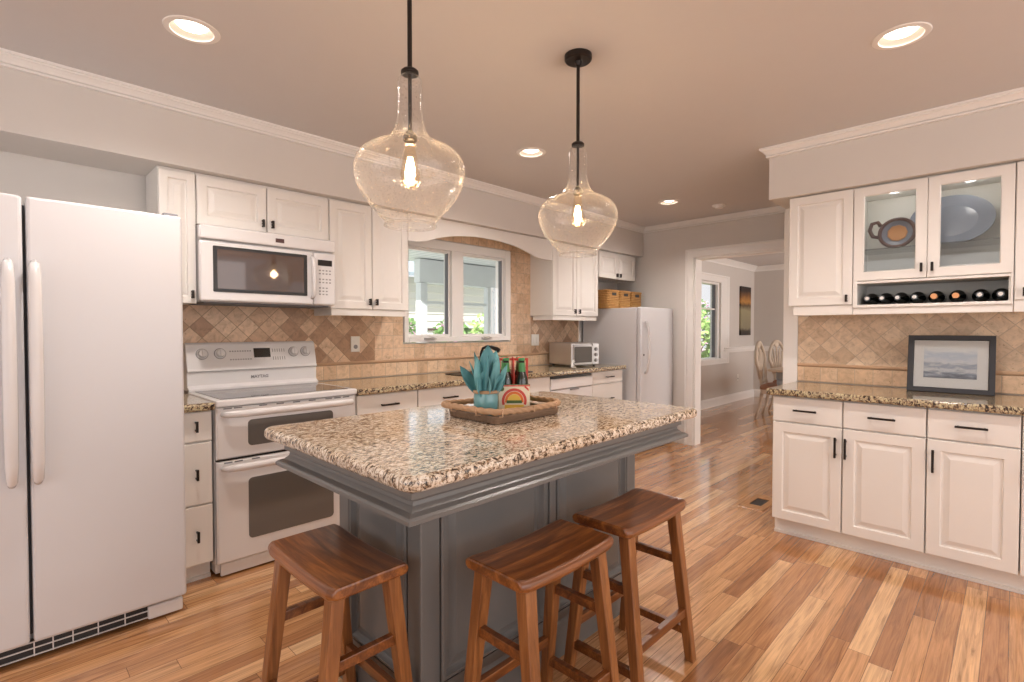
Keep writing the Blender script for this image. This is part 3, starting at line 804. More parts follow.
# ------------------------------------------------------------------ upright freezer in the far corner, baskets, toaster oven
t = Thing('upright_freezer', 'white single-door upright freezer in the far left corner', 'freezer', (5.07, 3.1, 0))
t.part('body', MB().box(4.715, 5.415, 2.815, 3.50, .03, 1.515), 'appl', bevel=.008)
d = t.part('door', MB().box(4.715, 5.415, 2.76, 2.808, .09, 1.52), 'appl', bevel=.012, seg=3)
t.part('handle', MB().tube([(4.80, 2.757, 1.37), (4.80, 2.735, 1.35), (4.805, 2.715, 1.25), (4.81, 2.71, 1.10), (4.805, 2.715, .95), (4.80, 2.735, .85), (4.80, 2.757, .83)], .014, 10), 'appl_s', d, smooth=True)
t.part('keyhole', MB().lathe([(.012, -.002), (.012, .0)], 14, (4.775, 2.7595, 1.02), 'y'), 'black', d)
t.part('kick_plate', MB().box(4.73, 5.40, 2.79, 2.81, .02, .085), 'gasket')
def basket(x, label):
    t = Thing('wicker_basket', label, 'basket', (x, 3.25, 1.5165), group='wicker baskets on the freezer')
    z0, z1, hw = 1.5165, 1.712, .105
    b_ = MB()
    y0, y1 = 3.13, 3.37
    for k in range(10):
        z = z0+.01+k*.019
        b_.tube([(p[0], p[1], z+.002*math.sin(i*2.1+k*PI)) for i, p in enumerate(rrect(x-hw+.004, x+hw-.004, y0+.004, y1-.004, .02, 4))], .0105, 6, True)
    b_.box(x-hw+.012, x+hw-.012, y0+.012, y1-.012, z0, z0+.008)
    t.part('body', b_, 'wicker')
    t.part('rim', MB().tube([(p[0], p[1], z1-.004) for p in rrect(x-hw, x+hw, y0, y1, .02, 4)], .011, 8, True), 'wicker')
    t.part('handle_slot', MB().box(x-.04, x+.04, y0-.0085, y0-.0065, z1-.055, z1-.025), 'black')
basket(4.775, 'honey wicker basket on the freezer beside the wall cabinet, first of three')
basket(5.012, 'honey wicker basket on the freezer, middle of three')
basket(5.249, 'honey wicker basket on the freezer nearest the back wall, last of three')
# toaster oven, turned a little
t = Thing('toaster_oven', 'small stainless toaster oven on the granite counter beside the freezer', 'toaster oven', (4.005, 3.09, .9165), 'O', rotz=math.radians(-12))
t.part('body', MB().box(0, .35, .022, .385, .012, .235), 'steel', bevel=.01)
t.part('door', MB().prism(rrect(.012, .262, .022, .212, .02), 'y', .004, .0215), 'steel')
t.part('window', MB().prism(rrect(.024, .25, .040, .198, .012), 'y', .001, .0038), 'ovenglass')
t.part('control_panel', MB().box(.266, .348, .006, .0215, .018, .228), 'steel', bevel=.005)
for z in (.06, .115, .17): t.part('knob', MB().lathe([(.017, -.010), (.019, .0)], 16, (.307, .0058, z), 'y'), 'print')
t.part('foot', MB().lathe([(.012, 0), (.012, .0115)], 10, (.03, .05, 0)), 'black')
t.part('foot', MB().lathe([(.012, 0), (.012, .0115)], 10, (.32, .05, 0)), 'black')
t.part('foot', MB().lathe([(.012, 0), (.012, .0115)], 10, (.03, .35, 0)), 'black')
t.part('foot', MB().lathe([(.012, 0), (.012, .0115)], 10, (.32, .35, 0)), 'black')
fg = MB().tube([(3.86, 2.99, .924), (3.865, 2.985, .945), (3.855, 2.99, .962), (3.87, 2.98, .985), (3.875, 2.975, 1.0)], [.020, .016, .013, .011, .005], 10)
fg.tube([(3.86, 2.99, .968), (3.885, 2.975, .985)], [.008, .004], 8).tube([(3.86, 2.99, .932), (3.89, 2.965, .926)], [.010, .006], 8)
tag(fg.build('figurine', M['white'], smooth=True), 'tiny white figurine on the counter in front of the toaster oven', 'figurine')

# ------------------------------------------------------------------ right-hand run (frame x = -Y, frame y = X)
def right_base(label, u0, u1, hx, loc_y):
    return base_cab(label, 'R', u0, u1, 3.43, 4.035,
        [('drawer', u0+.002, u1-.002, .717, .868, ((u0+u1)/2-.002, .793, .125, False)), ('door', u0+.002, u1-.002, .106, .710, (hx, .601, .118, True))], (3.73, loc_y, 0), toe=.068)
right_base('white one-door base cabinet at the end of the counter by the dining room', -1.077, -.7035, -.733, .89)
right_base('white one-door base cabinet under the counter, second from the dining room end', -.7005, -.3255, -.683, .51)
right_base('white one-door base cabinet below the framed picture', -.3225, .0285, -.295, .15)
right_base('white base cabinet cut off by the right edge of the view', .0315, .48, .07, -.25)
ct = MB(); slab_top(ct, 3.398, 4.016, -.62, 1.112, .876, .916, .022)
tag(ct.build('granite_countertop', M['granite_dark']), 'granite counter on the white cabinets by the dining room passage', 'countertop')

XU, XB = 3.71, 4.035
def right_upper_empty(label, u0, u1, z0, z1):
    return None
upper('single-door white wall cabinet beside the dining room passage', 'R', -1.077, -.7165, 1.432, 2.13, XU, XB, [(-1.075, -.7185, 1.436, 2.142, (-.745, 1.475, .045))], (3.87, .9, 1.43), (-1.05, -.7165), rd=.058)
upper('white wall cabinet cut off by the right edge above the counter', 'R', -.008, .40, 1.432, 2.13, XU, XB, [(-.006, .398, 1.436, 2.142, (.03, 1.475, .045))], (3.87, -.2, 1.43), (-.008, .40), rd=.058)
# glazed unit with bottle niche
t = Thing('glazed_wall_cabinet', 'white wall cabinet with two glass doors and a bottle niche below', 'cabinet', (3.87, .36, 1.39), 'R')
u0, u1 = -.7145, -.010
bd = MB()
bd.box(u0, u0+.018, XU+.021, XB, 1.432, SB-.002); bd.box(u1-.018, u1, XU+.021, XB, 1.432, SB-.002)
bd.box(u0+.018, u1-.018, XB-.012, XB, 1.432, SB-.002)
for z0, z1 in ((1.418, 1.432), (1.562, 1.582), (2.115, SB-.002)): bd.box(u0+.018 if z0 > 1.43 else u0, u1-.018 if z0 > 1.43 else u1, XU+.021, XB-.012 if z0 > 1.43 else XB, z0, z1)
t.part('body', bd, 'cab_in')
fc = MB()
fc.box(u0, u0+.022, XU, XU+.020, 1.415, 1.578); fc.box(u1-.010, u1, XU, XU+.020, 1.415, 1.578)
fc.box(u0+.022, u1-.010, XU, XU+.020, 1.415, 1.4325); fc.box(u0+.022, u1-.010, XU, XU+.020, 1.560, 1.574)
fc.box((u0+u1)/2-.012, (u0+u1)/2+.012, XU+.0205, XU+.032, 1.58, 2.14)
t.part('face_frame', fc, 'cab', bevel=.002)
t.part('light_rail', MB().box(u0, u1, XU+.012, XU+.034, 1.374, 1.4145), 'cab', bevel=.003)
t.part('shelf', MB().box(u0+.019, u1-.019, XU+.05, XB-.014, 1.765, 1.772), 'cabglass')
for a, b_, hx in ((-.7135, -.3625, -.385), (-.3595, -.0105, -.337)):
    d = t.part('door', MB().frame(a, b_, 1.578, 2.138, XU, .054, .020), 'cab')
    t.part('pane', MB().box(a+.0545, b_-.0545, XU+.010, XU+.014, 1.6325, 2.0835), 'cabglass', d)
    t.part('handle', MB().pull(hx, 1.635, .05, XU, True, .006, .022), 'bronze', d, bevel=.002)
for u in (-.53, -.19):
    t.part('puck_light', MB().lathe([(.032, -.014), (.034, 0)], 18, (u, XU+.13, 2.1145)), 'steel')
    light('puck_beam', 'POINT', (u-t.off[0], XU+.11-t.off[1], 2.08-t.off[2]), .7, (1, .93, .86), t.o, shadow_soft_size=.03)
def disc_plate(name, label, cat, u, d, z, r, lean, mat, rim=None, spot=None, sx=1.0):
    """plate standing on its edge, leaning back"""
    T_ = Thing(name, label, cat, (d, -u, z), 'O', rotz=-PI/2)
    def plate(r0, r1, y0, y1):
        m_ = MB()
        pr_ = [(r0, y0), (r1, y1), (r1, y1+.006), (r0, y0+.006)] if r0 > 0 else [(.001, y0), (r1*.62, y0), (r1, y1), (r1, y1+.006), (r1*.62, y0+.007), (.001, y0+.007)]
        m_.lathe(pr_, 40, (0, 0, r), 'y', r0 <= 0, r0 <= 0)
        if r0 > 0: m_.f += []
        c, s_ = math.cos(lean), math.sin(lean)
        m_.v = [(x*sx, y*c+zz*s_, zz*c-y*s_) for x, y, zz in m_.v]
        return m_
    T_.part('plate', plate(0, r, 0, -.018), mat, smooth=False)
    if rim:
        T_.part('rim', MB().tube([(0, 0, 0)]*0 or [(math.cos(a)*r*.93*sx, (-.018)*math.cos(lean)+(r+r*.93*math.sin(a))*math.sin(lean), (r+r*.93*math.sin(a))*math.cos(lean)) for a in [2*PI*i/36 for i in range(36)]], .010, 8, True), rim, smooth=True)
    if spot:
        m_ = MB().lathe([(.001, -.004), (r*.50, -.004), (r*.55, -.0008)], 9, (0, 0, r), 'y')
        c, s_ = math.cos(lean), math.sin(lean); m_.v = [(x*sx, y*c+zz*s_, zz*c-y*s_) for x, y, zz in m_.v]
        T_.part('flower_medallion', m_, spot)
    return T_
t = disc_plate('decorative_plate', 'round brown-rimmed plate with orange centre behind the left glass door', 'plate', -.515, 3.82, 1.7725, .092, .18, 'blueplate', 'brownrim', 'orangeglaze')
t.part('handle', MB().tube([(-.088, .03, .075), (-.125, .03, .085), (-.142, .03, .125), (-.130, .03, .165), (-.10, .03, .17), (-.085, .03, .145)], .011, 8), 'brownrim', smooth=True)
disc_plate('platter', 'big blue-grey platter standing behind both glass cabinet doors', 'platter', -.28, 3.925, 1.7725, .150, .20, 'blueplate', None, None, 1.30)
pl = MB()
for k in range(3): pl.lathe([(.001, .004), (.06, .002), (.125, .022), (.128, .026), (.062, .009), (.001, .010)], 36, (0, 0, k*.012))
t = Thing('serving_dish', 'white oval dish on the cabinet floor behind the glass door farther right', 'dish', (3.88, .18, 1.5825), 'O', rotz=-PI/2)
dm = MB().lathe([(.05, 0), (.055, .004), (.12, .04), (.135, .062), (.128, .062), (.112, .043), (.05, .010), (.001, .009)], 36); dm.v = [(x*1.1, y*.8, z) for x, y, z in dm.v]
t.part('bowl', dm, 'white', smooth=True)
# wine bottles lying in the niche, necks out
ys = [.645, .572, .497, .418, .331, .238, .140, .058]
caps = ['foilw', 'foilw', 'foilw', 'foilw', 'foilc', 'foilc', 'foilw', 'foilw']
order = ['first', 'second', 'third', 'fourth', 'fifth', 'sixth', 'seventh', 'last']
def wine(y, cap, label):
    t = Thing('wine_bottle', label, 'wine bottle', (3.75, y, 1.433), 'O', group='wine bottles in the niche', rotz=-PI/2)
    r = .038
    t.part('glass', MB().lathe([(.0135, .0), (.0145, .075), (.018, .090), (r*.9, .115), (r, .135), (r, .262), (r*.6, .268)], 24, (0, -.008, r), 'y'), 'wineglass', smooth=True)
    t.part('foil', MB().lathe([(.015, 0), (.0165, .006), (.0155, .05)], 20, (0, -.016, r), 'y'), 'wineglass' if cap == 'foilw' else cap)
    t.part('cap_emblem', MB().lathe([(.010, 0), (.010, .0012)], 18, (0, -.0175, r), 'y'), cap)
for i, (y, cp_) in enumerate(zip(ys, caps)):
    lb = 'dark wine bottle lying in the niche, %s from the single-door cabinet' % order[i] if cp_ == 'foilw' else 'copper-capped wine bottle lying in the niche, %s from the single-door cabinet' % order[i]
    wine(y, cp_, lb)
# framed picture leaning on the backsplash
t = Thing('framed_picture', 'black framed grey seascape leaning on the right-hand granite counter', 'picture', (3.862, .268, .9175), 'O', rotz=-PI/2)
LN = .155
def lean(m_):
    c, s_ = math.cos(LN), math.sin(LN); m_.v = [(x, y*c+z*s_, z*c-y*s_) for x, y, z in m_.v]; return m_
t.part('frame', lean(MB().frame(-.194, .194, .0, .335, 0, .029, .018)), 'frameblack')
t.part('mat', lean(MB().box(-.1645, .1645, .008, .014, .0295, .3055)), 'mat')
pm = MB().box(-.118, .118, .0065, .0079, .085, .262)
t.part('print', lean(pm), 'seascape')
t.part('glazing', lean(MB().box(-.1645, .1645, .0045, .006, .0295, .3055)), 'cabglass')
# ------------------------------------------------------------------ island
IX0, IX1, IY0, IY1 = .697, 2.290, 1.028, 1.990
ct = MB(); slab_top(ct, IX0, IX1, IY0, IY1, .880, .922, .05, .018)
tag(ct.build('granite_island_top', M['granite'], smooth=False), 'large speckled granite top of the kitchen island', 'countertop')
BX0, BX1, BY0, BY1 = .892, 2.095, 1.255, 1.76
t = Thing('kitchen_island', 'slate grey panelled kitchen island base under the granite top', 'kitchen island', ((BX0+BX1)/2, (BY0+BY1)/2, 0))
bd = MB().box(BX0+.012, BX1-.012, BY0+.012, BY1-.012, .0, .80)
t.part('core', bd, 'island')
ap = MB(); o_ = .012
prof = [(-.022, .8785), (-.022, .862), (-.030, .860), (-.036, .852), (-.034, .842), (-.022, .830), (-.006, .824), (.000, .818), (.000, .808), (-.012, .802), (-.040, .800), (-.16, .800)]
ls = []
for o1, z in prof: ls.append([(IX0-o1, IY0-o1, z), (2.165+o1, IY0-o1, z), (2.165+o1, 1.845+o1, z), (IX0-o1, 1.845+o1, z)])
ap.loops(ls)
t.part('apron_moulding', ap, 'island')
# corner posts, rails and raised panels (front face and both ends)
def post(x, y):
    m_ = MB().box(x-.036, x+.036, y-.036, y+.036, .001, .799)
    return m_
for x in (BX0+.034, BX1-.034):
    for y in (BY0+.034, BY1-.034):
        po = t.part('corner_post', post(x, y), 'island', bevel=.005)
def face_panel(x0, x1, z0, z1, y, m_):
    """raised panel with picture-frame moulding, in a plane facing -y at depth y"""
    rs = [(0, .010), (0, -.004), (.006, -.009), (.014, -.009), (.020, .0), (.026, .006), (.036, .006), (.060, -.002)]
    return m_.rings(x0, x1, z0, z1, y, rs)
fx = (BX0+.07, (BX0+BX1)/2-.035, (BX0+BX1)/2+.035, BX1-.07)
t.part('front_panel', face_panel(fx[0]+.006, fx[1], .185, .79, BY0+.004, MB()), 'island')
t.part('front_panel', face_panel(fx[2], fx[3]-.006, .185, .79, BY0+.004, MB()), 'island')
t.part('centre_stile', MB().box(fx[1]+.002, fx[2]-.002, BY0+.002, BY0+.014, .181, .80).box(fx[1]+.020, fx[2]-.020, BY0-.006, BY0+.002, .181, .80), 'island', bevel=.002)
def end_panel(xface, sgn):
    m_ = MB(); y0, y1 = BY0+.076, BY1-.076
    rs = [(0, .010), (0, -.004), (.006, -.009), (.014, -.009), (.020, .0), (.026, .006), (.036, .006), (.060, -.002)]
    m_.loops([[(xface+sgn*d, y0+i, .185+i), (xface+sgn*d, y1-i, .185+i), (xface+sgn*d, y1-i, .79-i), (xface+sgn*d, y0+i, .79-i)] for i, d in rs])
    return m_
t.part('end_panel', end_panel(BX0+.004, 1), 'island'); t.part('end_panel', end_panel(BX1-.004, -1), 'island')
bs = MB(); ls = []
for o1, z in ((-.03, .0), (.004, .0), (.004, .115), (.002, .130), (-.002, .145), (-.002, .178), (-.03, .178)):
    ls.append([(BX0-o1, BY0-o1, z), (BX1+o1, BY0-o1, z), (BX1+o1, BY1+o1, z), (BX0-o1, BY1+o1, z)])
bs.loops(ls); t.part('base_moulding', bs, 'island')

# ------------------------------------------------------------------ saddle stools
def stool(label, loc, rotz):
    t = Thing('saddle_stool', label, 'stool', loc, 'O', rotz=rotz, group='saddle stools at the island')
    L, Wd, N = .218, .122, 16
    se = MB(); top = []; bot = []
    ls = []
    for i in range(N+1):
        x = -L+2*L*i/N; u = x/L
        zt = .605+.010*u*u; th = .040 if abs(u) < .98 else .034
        e = .012
        hw = Wd-(.006 if abs(u) > .97 else 0)
        zb = zt-th
        ls.append([(x, -hw+e, zb), (x, hw-e, zb), (x, hw-.003, zb+e*.6), (x, hw, zb+th*.45), (x, hw-.002, zt-e*.8), (x, hw-e, zt-.001), (x, 0, zt), (x, -hw+e, zt-.001), (x, -hw+.002, zt-e*.8), (x, -hw, zb+th*.45), (x, -hw+.003, zb+e*.6)])
    se.loops(ls)
    t.part('seat', se, 'stool', bevel=.006, seg=2)
    tx, ty, bx, by = .168, .084, .190, .150
    zt = .575
    def leg_at(sx, sy, z):
        k = 1-z/zt; return (sx*(tx+(bx-tx)*k), sy*(ty+(by-ty)*k), z)
    for sx in (-1, 1):
        for sy in (-1, 1):
            t.part('leg', MB().beam(leg_at(sx, sy, 0), leg_at(sx, sy, zt-.002), .034, .034, .044, .040), 'stool_leg', bevel=.003)
    for sx in (-1, 1):
        for z in (.385, .112):
            a, b_ = leg_at(sx, -1, z), leg_at(sx, 1, z)
            t.part('stretcher', MB().beam((a[0], a[1]+.017, z), (b_[0], b_[1]-.017, z), .022, .030), 'stool', bevel=.002)
    for sy in (-1, 1):
        z = .190
        a, b_ = leg_at(-1, sy, z), leg_at(1, sy, z)
        t.part('stretcher', MB().beam((a[0]+.018, a[1], z), (b_[0]-.018, b_[1], z), .022, .032), 'stool', bevel=.002)
    return t
stool('brown saddle-seat stool at the island end facing the oven range', (.720, 1.452, 0), PI/2)
stool('brown saddle-seat stool at the long island side, nearer the granite corner', (1.190, 1.033, 0), 0)
stool('brown saddle-seat stool at the long island side, farther toward the doorway', (1.698, 1.030, 0), 0)

# ------------------------------------------------------------------ tray, vase, beer carrier
TZ0 = .9225
t = Thing('serving_tray', 'wooden serving tray with rope rim on the granite island top', 'tray', (1.52, 1.53, TZ0))
tx0, tx1, ty0, ty1 = 1.330, 1.700, 1.388, 1.668
tb = MB(); ls = []
for i, z in ((.012, 0), (0, .002), (-.004, .030), (.004, .030), (.008, .012)):
    ls.append([(p[0], p[1], TZ0+z) for p in rrect(tx0+i, tx1-i, ty0+i, ty1-i, .012, 3)])
tb.loops(ls); t.part('base', tb, 'traywood')
rp = rrect(tx0-.018, tx1+.022, ty0-.010, ty1+.05, .06, 8)
path = []
for i in range(len(rp)):
    a, b_ = Vector(rp[i]), Vector(rp[(i+1) % len(rp)]); n = max(1, int((b_-a).length/.005))
    for k in range(n):
        p = a.lerp(b_, k/n); ex = abs((p.x-1.52)/.22); path.append((p.x, p.y, TZ0+.043+.010*max(0, ex-.3)))
t.part('rope_rim', MB().tube(path, .0115, 18, True, twist=.80), 'rope', smooth=True)
for x, y, xx, yy in ((1.345, ty0, 1.345, ty0-.020), (1.52, ty0, 1.52, ty0-.022), (1.66, ty0, 1.66, ty0-.020), (tx0, 1.47, tx0-.028, 1.47), (tx0, 1.62, tx0-.028, 1.62), (tx1, 1.47, tx1+.030, 1.47), (tx1, 1.62, tx1+.030, 1.62)):
    t.part('rope_tie', MB().tube([(x, y, TZ0+.028), (xx, yy, TZ0+.032), (xx, yy, TZ0+.058)], .003, 6), 'liner')
vx, vy, vz = 1.402, 1.522, TZ0+.0135
t = Thing('teal_vase', 'small teal glass jar of teal leaves standing in the island tray', 'vase', (vx, vy, vz))
t.part('jar', MB().lathe([(.001, .0), (.034, 0), (.044, .010), (.049, .04), (.050, .075), (.046, .095), (.046, .104), (.041, .104), (.040, .09), (.001, .02)], 28, (vx, vy, vz)), 'teal', smooth=True)
t.part('twine_collar', MB().lathe([(.047, .090), (.0525, .093), (.0525, .101), (.047, .104)], 28, (vx, vy, vz), cap0=False, cap1=False), 'rope')
def leaf(base, tip, w, cup, mb, roll=0):
    base, tip = Vector(base), Vector(tip); d = tip-base; side = d.cross(Vector((math.cos(roll), math.sin(roll), .3))).normalized(); nrm = side.cross(d).normalized()
    n = 8; vs = []; fs = []
    for i in range(n+1):
        u = i/n; hw = w*math.sin(PI*min(1, u*.93+.07))**.75; p = base+d*u+nrm*(.22*d.length*(u*u-u))
        for k in (-1, -.5, 0, .5, 1): vs.append(p+side*hw*k+nrm*cup*(abs(k)**1.5)*hw)
    for i in range(n):
        for k in range(4): q = i*5+k; fs.append((q, q+1, q+6, q+5))
    mb.add(vs, fs)
rt = Vector((math.sin(CAM_A), -math.cos(CAM_A), 0)); fw = Vector((math.cos(CAM_A), math.sin(CAM_A), 0)); up = Vector((0, 0, 1))
vc = Vector((vx, vy, vz+.085))
def V(r, f, h): return vc+rt*r+fw*f+up*h
for i, (r0, f0, r1, f1, h1, w_) in enumerate([(0, -.01, .01, -.02, .20, .042), (-.01, -.02, -.035, -.035, .155, .036), (.01, -.02, .03, -.03, .135, .034), (-.02, 0, -.105, .0, .115, .026), (.02, 0, .085, .0, .120, .034), (0, .02, .04, .05, .175, .036), (-.01, .02, -.05, .05, .17, .034), (.0, -.03, -.005, -.045, .10, .034), (.025, .0, .06, -.03, .085, .03), (-.01, -.03, .015, -.055, .165, .020), (.015, -.02, .050, -.045, .150, .018), (-.02, -.02, -.065, -.02, .135, .020), (.02, .02, .075, .03, .085, .028), (-.015, -.03, -.03, -.055, .075, .026)]):
    l_ = MB(); leaf(V(r0, f0, -.01), V(r1, f1, h1), w_, .35, l_, i*1.3+.6)
    lo = t.part('leaf', l_, 'tealleaf' if i % 3 else 'tealdark', smooth=True)
    so = lo.modifiers.new('thickness', 'SOLIDIFY'); so.thickness = .002

cc = Vector((1.588, 1.552, TZ0+.0135))
t = Thing('bottle_carrier', 'cardboard six-pack carrier with red and yellow sun label on the island tray', 'carton', cc, 'O', rotz=CAM_A-PI/2+.06)
CW, CD, CH = .066, .094, .118
cb = MB()
cb.box(-CW, CW, -CD, -CD+.002, 0, CH); cb.box(-CW, CW, CD-.002, CD, 0, CH); cb.box(-CW, -CW+.002, -CD+.002, CD-.002, 0, CH*.96); cb.box(CW-.002, CW, -CD+.002, CD-.002, 0, CH*.96); cb.box(-CW, CW, -CD, CD, 0, .002)
t.part('box', cb, 'green')
fp = t.part('front_label', MB().prism(rrect(-CW+.001, CW-.001, .001, CH-.002, .003, 2), 'y', -CD-.0012, -CD-.0002), 'cream')
def arc(r0, r1, a0, a1, cx, cz, y, th=.0006, n=20):
    m_ = MB(); ls = []
    for i in range(n+1):
        a = a0+(a1-a0)*i/n
        ls.append([(cx+r0*math.cos(a), y, cz+r0*math.sin(a)), (cx+r1*math.cos(a), y, cz+r1*math.sin(a)), (cx+r1*math.cos(a), y-th, cz+r1*math.sin(a)), (cx+r0*math.cos(a), y-th, cz+r0*math.sin(a))])
    return m_.loops(ls)
yl = -CD-.0013
t.part('red_ring', arc(.041, .052, -.35, PI+.35, 0, .050, yl), 'red', fp)
t.part('orange_ring', arc(.028, .039, -.2, PI+.2, 0, .050, yl), 'orange', fp)
t.part('yellow_sun', arc(.0, .027, 0, PI, 0, .050, yl), 'yellow', fp)
t.part('yellow_scroll', MB().box(-.040, .040, yl-.0007, yl, .016, .034), 'yellow', fp)
t.part('green_banner', MB().box(-.032, .032, yl-.0012, yl-.0001, .040, .052), 'green', fp)
t.part('top_stripe', MB().box(-CW+.001, CW-.001, yl-.0008, yl, CH-.008, CH-.003), 'red', fp)
t.part('side_flash', arc(.0, .010, 0, 2*PI, -.052, .100, yl, .0006, 16), 'green', fp)
t.part('side_flash', MB().prism([(.040, .108), (.060, .090), (.060, .100), (.048, .110)], 'y', yl-.0006, yl), 'red', fp)
# red divider with hand hole
dv = [(-.064, CH*.9), (-.064, .155)]
h = MB(); ls = []
t.part('handle_divider', MB().loops([[(-.0015, y, z) for y, z in o_] for o_ in ()] or [[(x, -CD+.012, .10), (x, CD-.012, .10), (x, CD-.012, .19), (x, CD-.04, .226), (x, -CD+.04, .226), (x, -CD+.012, .19)] for x in (-.0015, .0015)]), 'red')
t.part('cross_divider', MB().loops([[(x, y, z) for x, z in q] for y in (-.0335, -.0315) for q in ([(-CW+.003, .06), (CW-.003, .06), (CW-.003, .222), (-CW+.003, .222)],)]
    ).v and MB().loops([[(-CW+.003, y, .06), (CW-.003, y, .06), (CW-.003, y, .224), (-CW+.003, y, .224)] for y in (-.0335, -.0315)]+[[(-CW+.012, y, .15), (CW-.012, y, .15), (CW-.012, y, .214), (-CW+.012, y, .214)] for y in (-.0315, -.0335)], ring=True), 'red')
t.part('cross_divider', MB().prism([(-CW+.003, .06), (CW-.003, .06), (CW-.003, .150), (-CW+.003, .150)], 'y', .0305, .0325), 'red')
R_ = Matrix.Rotation(CAM_A-PI/2+.06, 4, 'Z')
names = [('nearest the vase, front row', -1, 0), ('front row, away from the vase', 1, 0), ('middle row, vase side', -1, 1), ('middle row, away from the vase', 1, 1), ('back row, vase side', -1, 2), ('back row, away from the vase', 1, 2)]
for nm, sx, r_ in names:
    p = cc+R_ @ Vector((sx*.033, -.0625+r_*.0625, .0025))
    b_ = Thing('beer_bottle', 'green-necked brown beer bottle in the carrier, '+nm, 'beer bottle', p, 'O', group='beer bottles in the carrier')
    b_.part('glass', MB().lathe([(.024, 0), (.0275, .006), (.0275, .125), (.024, .145), (.0145, .172), (.0125, .215)], 20), 'beerglass', smooth=True)
    b_.part('neck_label', MB().lathe([(.0165, .166), (.0142, .182), (.0136, .204)], 18, cap0=False, cap1=False), 'beerneck', smooth=True)
    b_.part('cap', MB().lathe([(.0142, .213), (.0142, .221), (.012, .2245)], 18), 'beerneck' if r_ != 1 else 'red')

# ------------------------------------------------------------------ pendants
def pendant(label, x, y):
    t = Thing('pendant_lamp', label, 'pendant lamp', (x, y, HC-.001), 'O', group='seeded glass pendants over the island')
    Z = lambda z: z-(HC-.001)
    t.part('canopy', MB().lathe([(.001, 0), (.060, 0), (.060, -.020), (.054, -.026), (.016, -.028), (.012, -.045), (.001, -.046)], 32), 'bronze')
    t.part('rod', MB().lathe([(.0075, -.04), (.0075, Z(2.110))], 14), 'bronze', smooth=False)
    t.part('cap', MB().lathe([(.008, Z(2.112)), (.022, Z(2.108)), (.028, Z(2.102)), (.028, Z(2.093)), (.010, Z(2.092))], 24), 'bronze')
    px = [(2.092, 22), (2.078, 35), (2.06, 38.5), (2.02, 38.5), (1.985, 38.5), (1.95, 41), (1.92, 48), (1.897, 58), (1.880, 72), (1.866, 92), (1.855, 118), (1.842, 142), (1.826, 159), (1.806, 170), (1.785, 174.5), (1.76, 174), (1.735, 168), (1.71, 157), (1.685, 142), (1.66, 123), (1.635, 101), (1.62, 88), (1.612, 81), (1.606, 79), (1.600, 80)]
    prof = [(hw/3.1*.003217*.965, Z(2.095-(2.095-z)*.972)) for z, hw in px]
    # smooth resample
    def cr(p0, p1, p2, p3, u): return tuple(.5*((2*b)+(-a+c)*u+(2*a-5*b+4*c-d)*u*u+(-a+3*b-3*c+d)*u**3) for a, b, c, d in zip(p0, p1, p2, p3))
    pp = []
    for i in range(len(prof)-1):
        q = [prof[max(0, i-1)], prof[i], prof[i+1], prof[min(len(prof)-1, i+2)]]
        for k in range(3): pp.append(cr(*q, k/3))
    pp.append(prof[-1])
    inner = [(max(r-.0035, .002), z) for r, z in reversed(pp)]
    t.part('glass_shade', MB().lathe(pp, 56, cap0=False, cap1=False).tube([(pp[-1][0]*math.cos(2*PI*i/48), pp[-1][0]*math.sin(2*PI*i/48), pp[-1][1]) for i in range(48)], .004, 8, True), 'pendglass', smooth=True)
    t.part('stem', MB().lathe([(.006, Z(2.09)), (.006, Z(1.915)), (.014, Z(1.910)), (.022, Z(1.898)), (.022, Z(1.884)), (.016, Z(1.880))], 18), 'bronze')
    bz = 1.88
    bulb = t.part('bulb', MB().lathe([(.014, Z(bz)), (.016, Z(bz-.02)), (.026, Z(bz-.075)), (.031, Z(bz-.105)), (.027, Z(bz-.128)), (.012, Z(bz-.145)), (.001, Z(bz-.148))], 24), 'bulbglass', smooth=True)
    for k in range(6):
        a = 2*PI*k/6
        t.part('filament', MB().tube([(.006*math.cos(a), .006*math.sin(a), Z(bz-.050)), (.013*math.cos(a+.3), .013*math.sin(a+.3), Z(bz-.085)), (.006*math.cos(a+.6), .006*math.sin(a+.6), Z(bz-.125))], .0026, 6), 'filament', bulb)
    light('bulb_light', 'POINT', (0, 0, Z(bz-.09)), BULB_W, (1, .72, .46), t.o, shadow_soft_size=.022)
pendant('clear seeded glass pendant lamp hanging over the island end near the oven range', .951, 1.388)
pendant('clear seeded glass pendant lamp hanging over the island end near the doorway', 1.837, 1.393)

# ------------------------------------------------------------------ recessed downlights, smoke detector
names = ['recessed ceiling downlight above the refrigerator side of the room', 'recessed ceiling downlight in front of the kitchen window', 'recessed ceiling downlight near the upright freezer', 'recessed ceiling downlight near the glass-door wall cabinet']
for (x, y), lb in zip(LAMPS, names):
    t = Thing('recessed_downlight', lb, 'ceiling light', (x, y, HC), 'O', group='recessed ceiling downlights')
    t.part('trim_ring', MB().lathe([(.076, -.001), (.078, -.006), (.098, -.004), (.101, -.0005)], 36, cap0=False, cap1=False), 'trim', smooth=False)
    t.part('reflector', MB().lathe([(.080, -.001), (.0815, .004), (.078, .012), (.068, .030), (.060, .042)], 36, cap0=False, cap1=False), 'baffle', smooth=True)
    t.part('lens', MB().lathe([(.001, .002), (.030, .005), (.050, .013), (.060, .022), (.060, .042)], 32, cap1=False), 'lens', smooth=True)
    light('downlight_beam', 'SPOT', (0, 0, -.02), DOWN_W, WARM, t.o, spot_size=math.radians(150), spot_blend=.75, shadow_soft_size=.05)
t = Thing('smoke_detector', 'round white smoke detector on the ceiling near the doorway', 'smoke detector', (4.97, 2.066, HC-.001), 'O')
t.part('base', MB().lathe([(.001, 0), (.062, 0), (.062, -.010), (.055, -.016), (.001, -.016)], 28), 'trim')
